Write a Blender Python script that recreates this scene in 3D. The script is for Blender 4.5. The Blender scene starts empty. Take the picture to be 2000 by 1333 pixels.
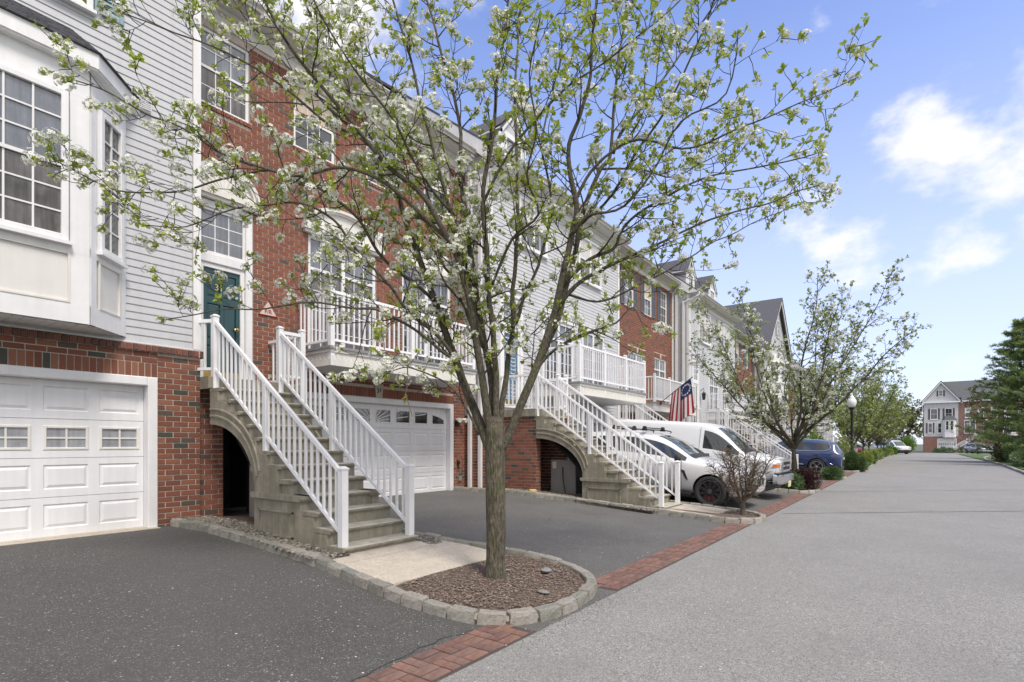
import bpy, bmesh, math, random
from mathutils import Vector, Matrix, noise
sc = bpy.context.scene
COL = sc.collection
R = math.radians
rnd = random.Random(7)

# ------------------------------------------------------------------ camera, sky, sun, exposure
CAM = (0.0, 0.0, 1.58)
cam = bpy.data.cameras.new('camera')
cam.sensor_width = 36.0
cam.lens = 1060.0 / 2000.0 * 36.0
cam.shift_x = 0.0
cam.shift_y = (867.0 - 666.5) / 2000.0
cam.clip_start = 0.05
cam.clip_end = 3000.0
camo = bpy.data.objects.new('camera', cam)
COL.objects.link(camo)
camo.location = CAM
YAW = math.atan2(785.0, 1060.0)
camo.rotation_euler = (R(90), 0, YAW - R(90))
sc.camera = camo

SUN_EL, SUN_AZ = R(56), R(248)          # azimuth of the sun measured from +X towards +Y
world = bpy.data.worlds.new('World')
sc.world = world
world.use_nodes = True
wn, wl = world.node_tree.nodes, world.node_tree.links
wn.clear()
def wnode(t, **k):
    n = wn.new(t)
    for a, b in k.items():
        setattr(n, a, b)
    return n
out = wnode('ShaderNodeOutputWorld')
bg = wnode('ShaderNodeBackground')
sky = wnode('ShaderNodeTexSky')
sky.sky_type = 'NISHITA'
sky.sun_disc = False
sky.sun_elevation = SUN_EL
sky.sun_rotation = R(90) - SUN_AZ
sky.air_density = 1.0
sky.dust_density = 0.6
sky.ozone_density = 2.0
bg.inputs['Strength'].default_value = 0.15
tc = wnode('ShaderNodeTexCoord')
def wmath(op, a, b=None, clamp=False):
    n = wnode('ShaderNodeMath', operation=op, use_clamp=clamp)
    for i, s in enumerate((a, b)):
        if s is None: continue
        if isinstance(s, (int, float)): n.inputs[i].default_value = s
        else: wl.new(s, n.inputs[i])
    return n.outputs[0]
# cumulus: soft round banks of cloud broken up by noise, plus thin cloud all round the sky
nz = wnode('ShaderNodeTexNoise')
nz.inputs['Scale'].default_value = 8.0
nz.inputs['Detail'].default_value = 8.0
nz.inputs['Roughness'].default_value = 0.56
mp = wnode('ShaderNodeMapping')
mp.inputs['Scale'].default_value = (1.0, 1.0, 1.7)
wl.new(tc.outputs['Generated'], mp.inputs['Vector'])
wl.new(mp.outputs['Vector'], nz.inputs['Vector'])
def cloud_dir(px, py):
    u = (px - 1000) / 1060.0
    c, s = math.cos(YAW), math.sin(YAW)
    # street axis X, house axis Y
    v = Vector((u * s + c, -u * c + s, -(py - 867) / 1060.0))
    return v.normalized()
mask = None
for (px, py, rad, amp) in ((1870, 300, .115, .97), (1960, 310, .13, 1.0), (1800, 350, .10, .78), (1730, 425, .10, .84), (1620, 450, .09, .74), (1880, 465, .075, .8), (1540, 480, .06, .6), (520, 10, .22, 1.2),
                           (2600, 420, .25, .9), (-900, 200, .3, .9), (3300, 100, .3, .9),
                           ((-.55, -.75, .45), 0, 1.1, 1.4), ((.35, -.9, .5), 0, .8, 1.3), ((-.95, .15, .4), 0, .8, 1.2), ((-.2, -.3, 1.), 0, .7, 1.3), ((.5, -.6, .9), 0, .55, 1.2)):  # last row: unseen cloud banks, added to whiten the bluish ambient light
    d = Vector(px).normalized() if isinstance(px, tuple) else cloud_dir(px, py)
    dp = wnode('ShaderNodeVectorMath', operation='DISTANCE')
    wl.new(tc.outputs['Generated'], dp.inputs[0])
    dp.inputs[1].default_value = d
    mr = wnode('ShaderNodeMapRange')
    mr.interpolation_type = 'SMOOTHSTEP'
    mr.inputs['From Min'].default_value = rad * 1.5
    mr.inputs['From Max'].default_value = rad * .1
    mr.inputs['To Max'].default_value = amp
    wl.new(dp.outputs['Value'], mr.inputs['Value'])
    mask = mr.outputs[0] if mask is None else wmath('MAXIMUM', mask, mr.outputs[0])
cl = wmath('ADD', wmath('MULTIPLY', mask, 1.05), wmath('MULTIPLY', wmath('SUBTRACT', nz.outputs['Fac'], .53), 3.2))
cl2 = wnode('ShaderNodeMapRange'); cl2.interpolation_type = 'SMOOTHSTEP'
cl2.inputs['From Min'].default_value = .28
cl2.inputs['From Max'].default_value = 1.12
cl2.inputs['To Max'].default_value = .88
wl.new(cl, cl2.inputs['Value'])
# thin veil towards the horizon
sep = wnode('ShaderNodeSeparateXYZ')
wl.new(tc.outputs['Generated'], sep.inputs[0])
veil = wnode('ShaderNodeMapRange'); veil.interpolation_type = 'SMOOTHSTEP'
veil.inputs['From Min'].default_value = .72
veil.inputs['From Max'].default_value = .0
veil.inputs['To Max'].default_value = .7
wl.new(sep.outputs['Z'], veil.inputs['Value'])
mixv = wnode('ShaderNodeMix', data_type='RGBA')
wl.new(veil.outputs[0], mixv.inputs['Factor'])
tint = wnode('ShaderNodeMix', data_type='RGBA', blend_type='MULTIPLY')
tint.inputs['Factor'].default_value = 1.0
tint.inputs['B'].default_value = (1.06, 1.0, 1.22, 1)
wl.new(sky.outputs[0], tint.inputs['A'])
wl.new(tint.outputs['Result'], mixv.inputs['A'])
mixv.inputs['B'].default_value = (3.5, 3.8, 4.7, 1)
mixc = wnode('ShaderNodeMix', data_type='RGBA')
wl.new(cl2.outputs[0], mixc.inputs['Factor'])
wl.new(mixv.outputs['Result'], mixc.inputs['A'])
mixc.inputs['B'].default_value = (4.75, 4.62, 4.4, 1)
wl.new(mixc.outputs['Result'], bg.inputs['Color'])
wl.new(bg.outputs[0], out.inputs['Surface'])

sun = bpy.data.lights.new('sun', 'SUN')
sun.energy = 2.0
sun.angle = R(16)
sun.color = (1.0, .935, .85)
suno = bpy.data.objects.new('sun', sun)
COL.objects.link(suno)
sd = Vector((math.cos(SUN_EL) * math.cos(SUN_AZ), math.cos(SUN_EL) * math.sin(SUN_AZ), math.sin(SUN_EL)))
suno.rotation_euler = sd.to_track_quat('Z', 'Y').to_euler()
suno.location = (0, -20, 40)

sc.view_settings.view_transform = 'Standard'
sc.view_settings.look = 'None'
sc.view_settings.exposure = 0.70
sc.view_settings.gamma = 1.0
sc.view_settings.use_curve_mapping = False
try:
    sc.cycles.use_denoising = True
    sc.cycles.max_bounces = 6
    sc.cycles.transparent_max_bounces = 8
    sc.cycles.caustics_reflective = False
    sc.cycles.caustics_refractive = False
except Exception:
    pass

# ------------------------------------------------------------------ materials
MATS = {}
def mat(name, col, rough=.6, var=.12, vscale=6., bump=0., bscale=80., metal=0., spec=.5, islands=None, use='island',
        speck=None, coat=0., streak=0., bdist=.01, tri=None, trans=0., wear=None, bmap=None):
    """procedural principled material: noise variation, optional per-piece colours, specks, bump"""
    m = bpy.data.materials.new(name)
    m.use_nodes = True
    nt = m.node_tree
    N, Lk = nt.nodes, nt.links
    b = N['Principled BSDF']
    b.inputs['Roughness'].default_value = rough
    b.inputs['Metallic'].default_value = metal
    b.inputs['Specular IOR Level'].default_value = spec
    if coat: b.inputs['Coat Weight'].default_value = coat; b.inputs['Coat Roughness'].default_value = .04
    t = N.new('ShaderNodeTexCoord')
    if islands:
        if use == 'island':
            g = N.new('ShaderNodeNewGeometry'); rs = g.outputs['Random Per Island']
        else:
            g = N.new('ShaderNodeObjectInfo'); rs = g.outputs['Random']
        cr = N.new('ShaderNodeValToRGB')
        cr.color_ramp.interpolation = 'CONSTANT' if use != 'smooth' else 'LINEAR'
        e = cr.color_ramp.elements
        n = len(islands)
        while len(e) < n: e.new(.5)
        for i, cc in enumerate(islands):
            e[i].position = i / n
            e[i].color = (*cc, 1)
        Lk.new(rs, cr.inputs[0])
        cur = cr.outputs[0]
    else:
        rgb = N.new('ShaderNodeRGB'); rgb.outputs[0].default_value = (*col, 1)
        cur = rgb.outputs[0]
    def mul(cur, fac_out, lo, hi):
        mr = N.new('ShaderNodeMapRange')
        mr.inputs['From Min'].default_value = .3; mr.inputs['From Max'].default_value = .7
        mr.inputs['To Min'].default_value = lo; mr.inputs['To Max'].default_value = hi
        Lk.new(fac_out, mr.inputs['Value'])
        mx = N.new('ShaderNodeMix'); mx.data_type = 'RGBA'; mx.blend_type = 'MULTIPLY'
        mx.inputs['Factor'].default_value = 1
        Lk.new(cur, mx.inputs['A']); Lk.new(mr.outputs[0], mx.inputs['B'])
        return mx.outputs['Result']
    if var:
        nz = N.new('ShaderNodeTexNoise'); nz.inputs['Scale'].default_value = vscale; nz.inputs['Detail'].default_value = 6
        nz.inputs['Roughness'].default_value = .65
        Lk.new(t.outputs['Object'], nz.inputs['Vector'])
        cur = mul(cur, nz.outputs['Fac'], 1 - var, 1 + var)
    if streak:
        mpn = N.new('ShaderNodeMapping'); mpn.inputs['Scale'].default_value = (9, 9, .7)
        Lk.new(t.outputs['Object'], mpn.inputs['Vector'])
        nz = N.new('ShaderNodeTexNoise'); nz.inputs['Scale'].default_value = 1.6; nz.inputs['Detail'].default_value = 5
        Lk.new(mpn.outputs[0], nz.inputs['Vector'])
        cur = mul(cur, nz.outputs['Fac'], 1 - streak, 1 + streak * .4)
    if speck:
        for (scale, thr, cc, amt) in speck:
            vz = N.new('ShaderNodeTexVoronoi'); vz.inputs['Scale'].default_value = scale
            Lk.new(t.outputs['Object'], vz.inputs['Vector'])
            sx = N.new('ShaderNodeSeparateColor'); Lk.new(vz.outputs['Color'], sx.inputs[0])
            c1 = N.new('ShaderNodeMath'); c1.operation = 'GREATER_THAN'; c1.inputs[1].default_value = thr
            Lk.new(sx.outputs[0], c1.inputs[0])
            c2 = N.new('ShaderNodeMath'); c2.operation = 'MULTIPLY'; c2.inputs[1].default_value = amt
            Lk.new(c1.outputs[0], c2.inputs[0])
            mx = N.new('ShaderNodeMix'); mx.data_type = 'RGBA'
            Lk.new(c2.outputs[0], mx.inputs['Factor']); Lk.new(cur, mx.inputs['A']); mx.inputs['B'].default_value = (*cc, 1)
            cur = mx.outputs['Result']
    if wear:
        wsc, wlo, whi, wc = wear
        nz = N.new('ShaderNodeTexNoise'); nz.inputs['Scale'].default_value = wsc; nz.inputs['Detail'].default_value = 7
        nz.inputs['Roughness'].default_value = .7
        Lk.new(t.outputs['Object'], nz.inputs['Vector'])
        mr = N.new('ShaderNodeMapRange'); mr.inputs['From Min'].default_value = wlo; mr.inputs['From Max'].default_value = whi
        Lk.new(nz.outputs['Fac'], mr.inputs['Value'])
        mx = N.new('ShaderNodeMix'); mx.data_type = 'RGBA'
        Lk.new(mr.outputs[0], mx.inputs['Factor']); Lk.new(cur, mx.inputs['A']); mx.inputs['B'].default_value = (*wc, 1)
        cur = mx.outputs['Result']
    Lk.new(cur, b.inputs['Base Color'])
    if bump:
        nb = N.new('ShaderNodeTexNoise'); nb.inputs['Scale'].default_value = bscale; nb.inputs['Detail'].default_value = 5
        if bmap:
            bm_n = N.new('ShaderNodeMapping'); bm_n.inputs['Scale'].default_value = bmap; Lk.new(t.outputs['Object'], bm_n.inputs['Vector']); Lk.new(bm_n.outputs[0], nb.inputs['Vector'])
            dk = mul(cur, nb.outputs['Fac'], .45, 1.3); Lk.new(dk, b.inputs['Base Color'])
        else: Lk.new(t.outputs['Object'], nb.inputs['Vector'])
        bp = N.new('ShaderNodeBump'); bp.inputs['Strength'].default_value = bump; bp.inputs['Distance'].default_value = bdist
        Lk.new(nb.outputs['Fac'], bp.inputs['Height']); Lk.new(bp.outputs[0], b.inputs['Normal'])
    if trans:
        tr = N.new('ShaderNodeBsdfTranslucent'); Lk.new(cur, tr.inputs['Color'])
        ms = N.new('ShaderNodeMixShader'); ms.inputs[0].default_value = trans
        Lk.new(b.outputs[0], ms.inputs[1]); Lk.new(tr.outputs[0], ms.inputs[2])
        Lk.new(ms.outputs[0], N['Material Output'].inputs['Surface'])
    MATS[name] = m
    return m

BRICKS = [(0.213, 0.078, 0.049), (0.247, 0.090, 0.054), (0.179, 0.068, 0.045), (0.265, 0.106, 0.063), (0.222, 0.082, 0.050), (0.171, 0.066, 0.045), (0.239, 0.087, 0.052), (0.205, 0.075, 0.047),
          (0.265, 0.113, 0.070), (0.213, 0.080, 0.050), (0.103, 0.075, 0.058), (0.222, 0.080, 0.049), (0.179, 0.071, 0.048), (0.067, 0.066, 0.057)]
BRICKS_B = [(0.222, 0.081, 0.050), (0.247, 0.092, 0.057), (0.205, 0.075, 0.048), (0.265, 0.102, 0.063), (0.231, 0.085, 0.053), (0.196, 0.073, 0.046), (0.239, 0.089, 0.056), (0.213, 0.079, 0.049),
            (0.256, 0.100, 0.063), (0.222, 0.082, 0.051), (0.239, 0.089, 0.056), (0.205, 0.075, 0.049), (0.213, 0.079, 0.050), (0.247, 0.091, 0.057), (0.137, 0.082, 0.061), (0.231, 0.085, 0.054), (0.213, 0.079, 0.049), (0.094, 0.075, 0.061)]
m_brick_o = mat('red brick single', (.3, .08, .05), .85, .22, 30, .5, 120, islands=BRICKS, use='object', bdist=.004)
m_brick_i = mat('red brick wall', (.3, .08, .05), .85, .22, 30, .5, 120, islands=BRICKS, use='island', bdist=.004)
m_brickb_o = mat('orange red brick single', (.3, .08, .05), .85, .2, 30, .5, 120, islands=BRICKS_B, use='object', bdist=.004)
m_brickb_i = mat('orange red brick wall', (.3, .08, .05), .85, .2, 30, .5, 120, islands=BRICKS_B, use='island', bdist=.004)
m_cap = mat('brown rowlock brick', (.16, .07, .05), .85, .25, 30, .4, 120, islands=[(.17, .075, .055), (.14, .065, .048), (.2, .08, .06), (.12, .06, .05), (.24, .08, .055)], use='object')
m_mortar = mat('pale mortar', (.52, .48, .42), .9, .2, 9, .6, 200)
m_mortar_d = mat('rose mortar', (.52, .455, .40), .9, .2, 9, .4, 200)
m_white = mat('white trim paint', (.80, .80, .81), .45, .05, 3, streak=.06)
m_cream = mat('off white trim', (.74, .72, .68), .55, .06, 3, streak=.07)
m_beige = mat('pale beige panel', (.73, .715, .69), .6, .04, 2, streak=.03)
m_rail = mat('white railing paint', (.82, .82, .84), .35, .03, 5)
m_door = mat('white garage door', (.78, .78, .80), .42, .04, 2, bump=.12, bscale=120, bdist=.002, streak=.05)
m_siding = mat('pale grey vinyl siding', (.535, .54, .565), .5, .05, 2.5, bump=.1, bscale=60, bdist=.003, streak=.05)
m_siding2 = mat('cool white vinyl siding', (.545, .55, .57), .5, .05, 2.5, streak=.05)
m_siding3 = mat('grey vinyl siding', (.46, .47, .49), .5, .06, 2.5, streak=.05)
m_deck = mat('grey deck board', (.25, .25, .26), .7, .12, 10)
m_soffit = mat('white soffit', (.66, .65, .63), .6, .05, 3)
m_shingle = mat('charcoal roof shingle', (.075, .075, .085), .85, .25, 25, .5, 150)
m_shingle_o = mat('charcoal shingle single', (.08, .08, .09), .85, .2, 25, .5, 150, islands=[(.06, .06, .072), (.085, .085, .1), (.1, .1, .115), (.07, .07, .082), (.09, .09, .1)], use='island')
m_roof = mat('grey roof shingles', (.10, .10, .115), .9, .25, 14, .6, 90, streak=.12)
m_roofb = mat('brown roof shingles', (.11, .085, .075), .9, .25, 14, .6, 90)
m_roofg = mat('green grey roof shingles', (.10, .108, .11), .9, .2, 6, .6, 90)
m_gutter = mat('beige gutter metal', (.50, .48, .45), .45, .06, 4)
m_glass_d = mat('dark window glass', (.03, .033, .037), .04, .5, 2.5, spec=1., coat=.8, bump=.03, bscale=2.2, bdist=.05)
m_glass_b = mat('window glass with painted sky', (.135, .15, .18), .04, .45, 1.5, spec=1., streak=.4, coat=1., bump=.03, bscale=2.2, bdist=.05)  # blue grey base stands in for reflected sky, streaks for curtain folds
m_glass_c = mat('curtained window glass', (.30, .31, .335), .06, .3, 2.5, spec=.8, streak=.25)
m_glass_s = mat('dark screen glass', (.12, .115, .11), .1, .35, 3, spec=.8, streak=.7, coat=.4, bump=.03, bscale=2.2, bdist=.05)
m_blind = mat('pale window blind', (.62, .60, .585), .4, .08, 3, streak=.1)
m_blindy = mat('warm window blind', (.66, .54, .42), .4, .08, 3, streak=.1)
m_teal = mat('teal door paint', (.022, .068, .078), .3, .12, 3)
m_bluedoor = mat('slate blue door paint', (.075, .16, .26), .4, .1, 3)
m_brass = mat('brass', (.55, .38, .12), .3, .1, 10, metal=1.)
m_black = mat('black metal', (.012, .012, .013), .45, .1, 8)
m_shutter = mat('blue grey shutter', (.125, .14, .175), .55, .1, 8)
m_shutter_t = mat('pale teal shutter', (.25, .36, .40), .55, .08, 8)
m_shutter_p = mat('plum shutter', (.10, .075, .095), .6, .1, 8)
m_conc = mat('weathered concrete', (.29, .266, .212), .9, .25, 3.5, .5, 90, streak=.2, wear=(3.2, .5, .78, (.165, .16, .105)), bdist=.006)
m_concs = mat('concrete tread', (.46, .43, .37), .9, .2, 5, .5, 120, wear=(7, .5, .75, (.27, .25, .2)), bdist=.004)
m_slab = mat('pale path concrete', (.52, .46, .38), .9, .13, 6, .5, 160, speck=[(70, .86, (.3, .26, .2), .55)])
m_granite = mat('granite kerb block', (.36, .34, .30), .85, .3, 14, .9, 60, islands=[(.40, .38, .34), (.33, .32, .28), (.37, .345, .30), (.30, .30, .27), (.43, .40, .36)], use='object',
                wear=(6, .5, .72, (.17, .165, .105)), bdist=.015)
m_kjoint = mat('kerb mortar', (.34, .29, .23), .95, .2, 20, .5, 120)
m_paver = mat('red paver', (.25, .085, .055), .88, .3, 16, .7, 130, islands=[(.21, .112, .085), (.19, .10, .078), (.165, .09, .073), (.23, .125, .095), (.15, .09, .076), (.20, .118, .095)],
              use='object', wear=(3.5, .5, .75, (.15, .11, .095)), bdist=.006)
m_brickf = mat('haze paled far brick', (.27, .14, .115), .9, .2, 3)  # paler colour puts distance haze into the brick
m_paver_i = mat('red paver far', (.25, .085, .055), .85, .3, 16, islands=[(.21, .112, .085), (.19, .10, .078), (.165, .09, .073), (.23, .125, .095)])
m_pjoint = mat('paver joint', (.085, .06, .05), .95, .2, 30)
m_road = mat('worn asphalt road', (.262, .256, .245), .9, .1, .9, .7, 260, speck=[(120, .66, (.42, .405, .38), .65), (150, .70, (.10, .096, .09), .7), (60, .965, (.47, .46, .44), .45)], bdist=.005,
             wear=(.35, .5, .8, (.205, .199, .19)))
m_drive = mat('dark asphalt driveway', (.068, .066, .064), .88, .16, .9, .8, 260, speck=[(130, .70, (.13, .123, .116), .75), (150, .972, (.36, .35, .34), .65), (80, .992, (.42, .41, .40), .6)], bdist=.005,
              wear=(.5, .45, .8, (.086, .083, .08)))
m_drive2 = mat('grey asphalt driveway', (.12, .117, .112), .88, .16, .9, .8, 260, speck=[(130, .68, (.21, .20, .188), .65), (160, .74, (.06, .057, .055), .6), (80, .988, (.42, .41, .40), .45)], bdist=.005,
               wear=(.6, .45, .8, (.094, .091, .087)))
m_seam = mat('tar seam', (.045, .044, .043), .8, .3, 20)
m_mulch = mat('brown mulch', (.15, .11, .085), .95, .35, 18, .9, 70, bdist=.03)
m_chip = mat('mulch chip', (.12, .085, .065), .9, .2, 20, islands=[(.17, .12, .09), (.12, .085, .068), (.23, .17, .135), (.10, .075, .06), (.30, .24, .20), (.15, .105, .08)])
m_pebble = mat('river pebble', (.2, .19, .17), .7, .15, 30, islands=[(.16, .145, .12), (.24, .215, .18), (.105, .10, .09), (.32, .29, .24), (.19, .17, .135), (.13, .12, .105), (.27, .24, .20), (.085, .08, .075)])
m_gravelbed = mat('gravel bed', (.13, .12, .10), .95, .3, 30, .8, 60)
m_bark = mat('grey pear bark', (.115, .10, .075), .9, .35, 14, 1., 60, wear=(7, .5, .66, (.105, .105, .04)), bdist=.02, bmap=(1, 1, .4))
m_trunk = mat('furrowed pear bark', (.125, .108, .08), .92, .35, 12, 1., 46, wear=(5, .5, .66, (.115, .115, .045)), bdist=.05, bmap=(1, 1, .22))
m_twig = mat('dark twig', (.045, .034, .028), .85, .3, 20)
m_twig2 = mat('brown bare twig', (.13, .098, .07), .85, .3, 20)
m_leaf = mat('young lime leaf', (.2, .3, .05), .5, .15, 3, islands=[(.40, .48, .065), (.33, .43, .055), (.46, .52, .10), (.27, .37, .05), (.42, .47, .075), (.36, .44, .06)], trans=.45)
m_leaf2 = mat('fresh green leaf', (.16, .22, .05), .5, .15, 3, islands=[(.29, .36, .08), (.24, .32, .065), (.34, .40, .11), (.20, .27, .06), (.31, .36, .09), (.38, .41, .17)], trans=.4)
m_petal = mat('white pear blossom', (.80, .80, .74), .55, .04, 4, islands=[(.82, .82, .77), (.78, .79, .70), (.84, .84, .80), (.74, .76, .66)], trans=.25)
m_petal2 = mat('greenish blossom', (.62, .64, .50), .55, .05, 4, trans=.25)
m_anther = mat('dark blossom centre', (.10, .08, .05), .7, .1, 4)
m_needle = mat('pine needles', (.04, .075, .035), .6, .25, 2, islands=[(.24, .32, .10), (.18, .27, .08), (.27, .35, .12), (.21, .29, .09), (.30, .36, .15)], trans=.45)
m_junip = mat('juniper foliage', (.06, .11, .04), .6, .25, 3, islands=[(.085, .15, .045), (.11, .185, .06), (.07, .12, .04), (.13, .20, .07)], trans=.15)
m_barb = mat('barberry leaves', (.05, .018, .018), .6, .25, 3, islands=[(.055, .02, .02), (.04, .015, .016), (.075, .028, .024), (.06, .03, .02)], trans=.15)
m_bush = mat('bright bush leaves', (.12, .22, .02), .55, .2, 3, islands=[(.12, .23, .02), (.10, .19, .02), (.15, .27, .03)], trans=.25)
m_tan = mat('tan dry leaves', (.15, .12, .05), .6, .2, 3, islands=[(.15, .12, .05), (.12, .085, .045), (.10, .11, .04), (.18, .14, .07)], trans=.2)
m_grass = mat('lawn blades', (.08, .17, .02), .7, .2, 3, islands=[(.08, .18, .02), (.065, .145, .018), (.10, .21, .03)], trans=.3)
m_soil = mat('lawn ground', (.07, .13, .025), .95, .2, 5, .5, 60)
m_farground = mat('open ground', (.12, .13, .08), .95, .3, .2)
m_util = mat('grey utility cabinet', (.24, .235, .225), .5, .06, 3, streak=.08)
m_utild = mat('cabinet front in painted shade', (.06, .06, .062), .5, .06, 3)  # dark tone stands for shade on the cabinet's front face
m_dark = mat('shaded recess wall', (.05, .045, .042), .9, .2, 5)  # dark colour stands in for the shade beneath stairs and landing
m_plaque = mat('stone keystone', (.50, .44, .36), .8, .12, 12, .3, 80)
m_ink = mat('black lettering', (.015, .013, .012), .6, 0)
m_gold = mat('gold numeral', (.62, .50, .20), .35, .1, 8, metal=.6)
m_redink = mat('red lettering', (.45, .06, .05), .6, 0)
m_signw = mat('white sign plate', (.62, .54, .50), .5, .03, 5)
m_carw = mat('white car paint', (.74, .74, .75), .28, .02, 2, coat=.8)
m_carw2 = mat('white van paint', (.76, .77, .79), .35, .02, 2, coat=.4)
m_carb = mat('navy blue car paint', (.022, .045, .14), .25, .04, 2, coat=1.)
m_carr = mat('dark red car paint', (.20, .012, .018), .25, .04, 2, coat=1.)
m_cark = mat('black car paint', (.02, .02, .024), .25, .04, 2, coat=1.)
m_cars = mat('silver car paint', (.45, .47, .52), .28, .04, 2, metal=.3, coat=.8)
m_carglass = mat('car glass', (.018, .022, .024), .02, .3, 1.5, spec=.9, coat=.5)
m_tyre = mat('black tyre rubber', (.028, .028, .028), .8, .15, 20)
m_rimk = mat('gloss black wheel', (.045, .045, .048), .25, .1, 8, coat=.5)
m_rims = mat('machined alloy wheel', (.55, .55, .56), .3, .1, 8, metal=.9)
m_caliper = mat('red brake caliper', (.45, .02, .02), .4, .05, 8)
m_chrome = mat('chrome', (.72, .72, .74), .12, .03, 5, metal=1.)
m_plastic = mat('dark grey plastic', (.03, .03, .032), .6, .1, 10)
m_lens = mat('clear headlamp lens', (.5, .51, .53), .08, .15, 12, spec=.8, coat=1.)
m_amber = mat('amber lens', (.65, .16, .03), .2, .08, 10, coat=.6)
m_taill = mat('red tail lamp lens', (.25, .01, .012), .15, .08, 10, coat=.8)
m_plate = mat('pale licence plate', (.70, .65, .42), .5, .06, 10)
m_globe = mat('frosted lamp globe', (.74, .75, .72), .25, .05, 8, spec=.6)
m_flagr = mat('flag red cloth', (.42, .02, .04), .8, .1, 10)
m_flagw = mat('flag white cloth', (.78, .76, .75), .8, .05, 10)
m_flagb = mat('flag blue cloth', (.02, .03, .13), .8, .1, 10)
m_yellow = mat('faded yellow plastic', (.62, .45, .16), .6, .1, 8)

# ------------------------------------------------------------------ mesh helpers
class MB:
    """collects faces; build() links them as ONE mesh object"""
    def __init__(s): s.v = []; s.f = []; s.m = []; s.smooth = False
    def face(s, pts, m=0):
        b = len(s.v); s.v += [tuple(p) for p in pts]; s.f.append(tuple(range(b, b + len(pts)))); s.m.append(m)
    def box(s, x0, x1, y0, y1, z0, z1, m=0):
        b = len(s.v)
        s.v += [(x0, y0, z0), (x1, y0, z0), (x1, y1, z0), (x0, y1, z0), (x0, y0, z1), (x1, y0, z1), (x1, y1, z1), (x0, y1, z1)]
        for q in ((0, 3, 2, 1), (4, 5, 6, 7), (0, 1, 5, 4), (1, 2, 6, 5), (2, 3, 7, 6), (3, 0, 4, 7)):
            s.f.append(tuple(b + i for i in q)); s.m.append(m)
        return s
    def bbox(s, x0, x1, y0, y1, z0, z1, c=.006, m=0):
        """box whose front (min y) outline is chamfered"""
        s.loft([[(x0, y1, z0), (x1, y1, z0), (x1, y1, z1), (x0, y1, z1)], [(x0, y0 + c, z0), (x1, y0 + c, z0), (x1, y0 + c, z1), (x0, y0 + c, z1)],
                [(x0 + c, y0, z0 + c), (x1 - c, y0, z0 + c), (x1 - c, y0, z1 - c), (x0 + c, y0, z1 - c)]], m, caps=(1, 1))
        return s
    def loft(s, rings, m=0, caps=(0, 0), closed=True):
        b = len(s.v); n = len(rings[0])
        for r in rings: s.v += [tuple(p) for p in r]
        for i in range(len(rings) - 1):
            for j in range(n if closed else n - 1):
                k = (j + 1) % n
                s.f.append((b + i * n + j, b + i * n + k, b + (i + 1) * n + k, b + (i + 1) * n + j)); s.m.append(m)
        if caps[0]: s.f.append(tuple(b + j for j in reversed(range(n)))); s.m.append(m)
        if caps[1]: s.f.append(tuple(b + (len(rings) - 1) * n + j for j in range(n))); s.m.append(m)
        return s
    def prism(s, poly, axis, a, b_, m=0):
        """extrude a 2-D polygon along an axis between a and b"""
        def P(p, t):
            return (t, p[0], p[1]) if axis == 'x' else (p[0], t, p[1]) if axis == 'y' else (p[0], p[1], t)
        return s.loft([[P(p, a) for p in poly], [P(p, b_) for p in poly]], m, caps=(1, 1))
    def tube(s, pts, rad, n=6, m=0, caps=True):
        pts = [Vector(p) for p in pts]
        if not isinstance(rad, (list, tuple)): rad = [rad] * len(pts)
        up = Vector((0, 0, 1)); rings = []; ref = None
        for i, p in enumerate(pts):
            t = (pts[min(i + 1, len(pts) - 1)] - pts[max(i - 1, 0)])
            if t.length < 1e-9: t = Vector((0, 0, 1))
            t.normalize()
            if ref is None:
                ref = t.cross(up)
                if ref.length < .1: ref = t.cross(Vector((1, 0, 0)))
            ref = ref - t * ref.dot(t)
            if ref.length < 1e-6: ref = t.orthogonal()
            ref.normalize(); w = t.cross(ref)
            rings.append([p + (ref * math.cos(a) + w * math.sin(a)) * rad[i] for a in [2 * math.pi * k / n for k in range(n)]])
        return s.loft(rings, m, caps=(1, 1) if caps else (0, 0))
    def lathe(s, prof, n=16, c=(0, 0, 0), m=0, caps=(1, 1)):
        rings = [[(c[0] + r * math.cos(2 * math.pi * k / n), c[1] + r * math.sin(2 * math.pi * k / n), c[2] + z) for k in range(n)] for r, z in prof]
        return s.loft(rings, m, caps=caps)
    def xf(s, M):
        s.v = [tuple(M @ Vector(p)) for p in s.v]; return s
    def mesh(s, name, mats):
        me = bpy.data.meshes.new(name)
        me.from_pydata(s.v, [], s.f)
        if not isinstance(mats, (list, tuple)): mats = [mats]
        for q in mats: me.materials.append(q)
        if len(mats) > 1: me.polygons.foreach_set('material_index', s.m)
        if s.smooth: me.polygons.foreach_set('use_smooth', [True] * len(me.polygons))
        me.update()
        return me
    def build(s, name, mats, parent=None, loc=None, **tags):
        return link(name, s.mesh(name, mats), parent, loc, **tags)

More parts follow.
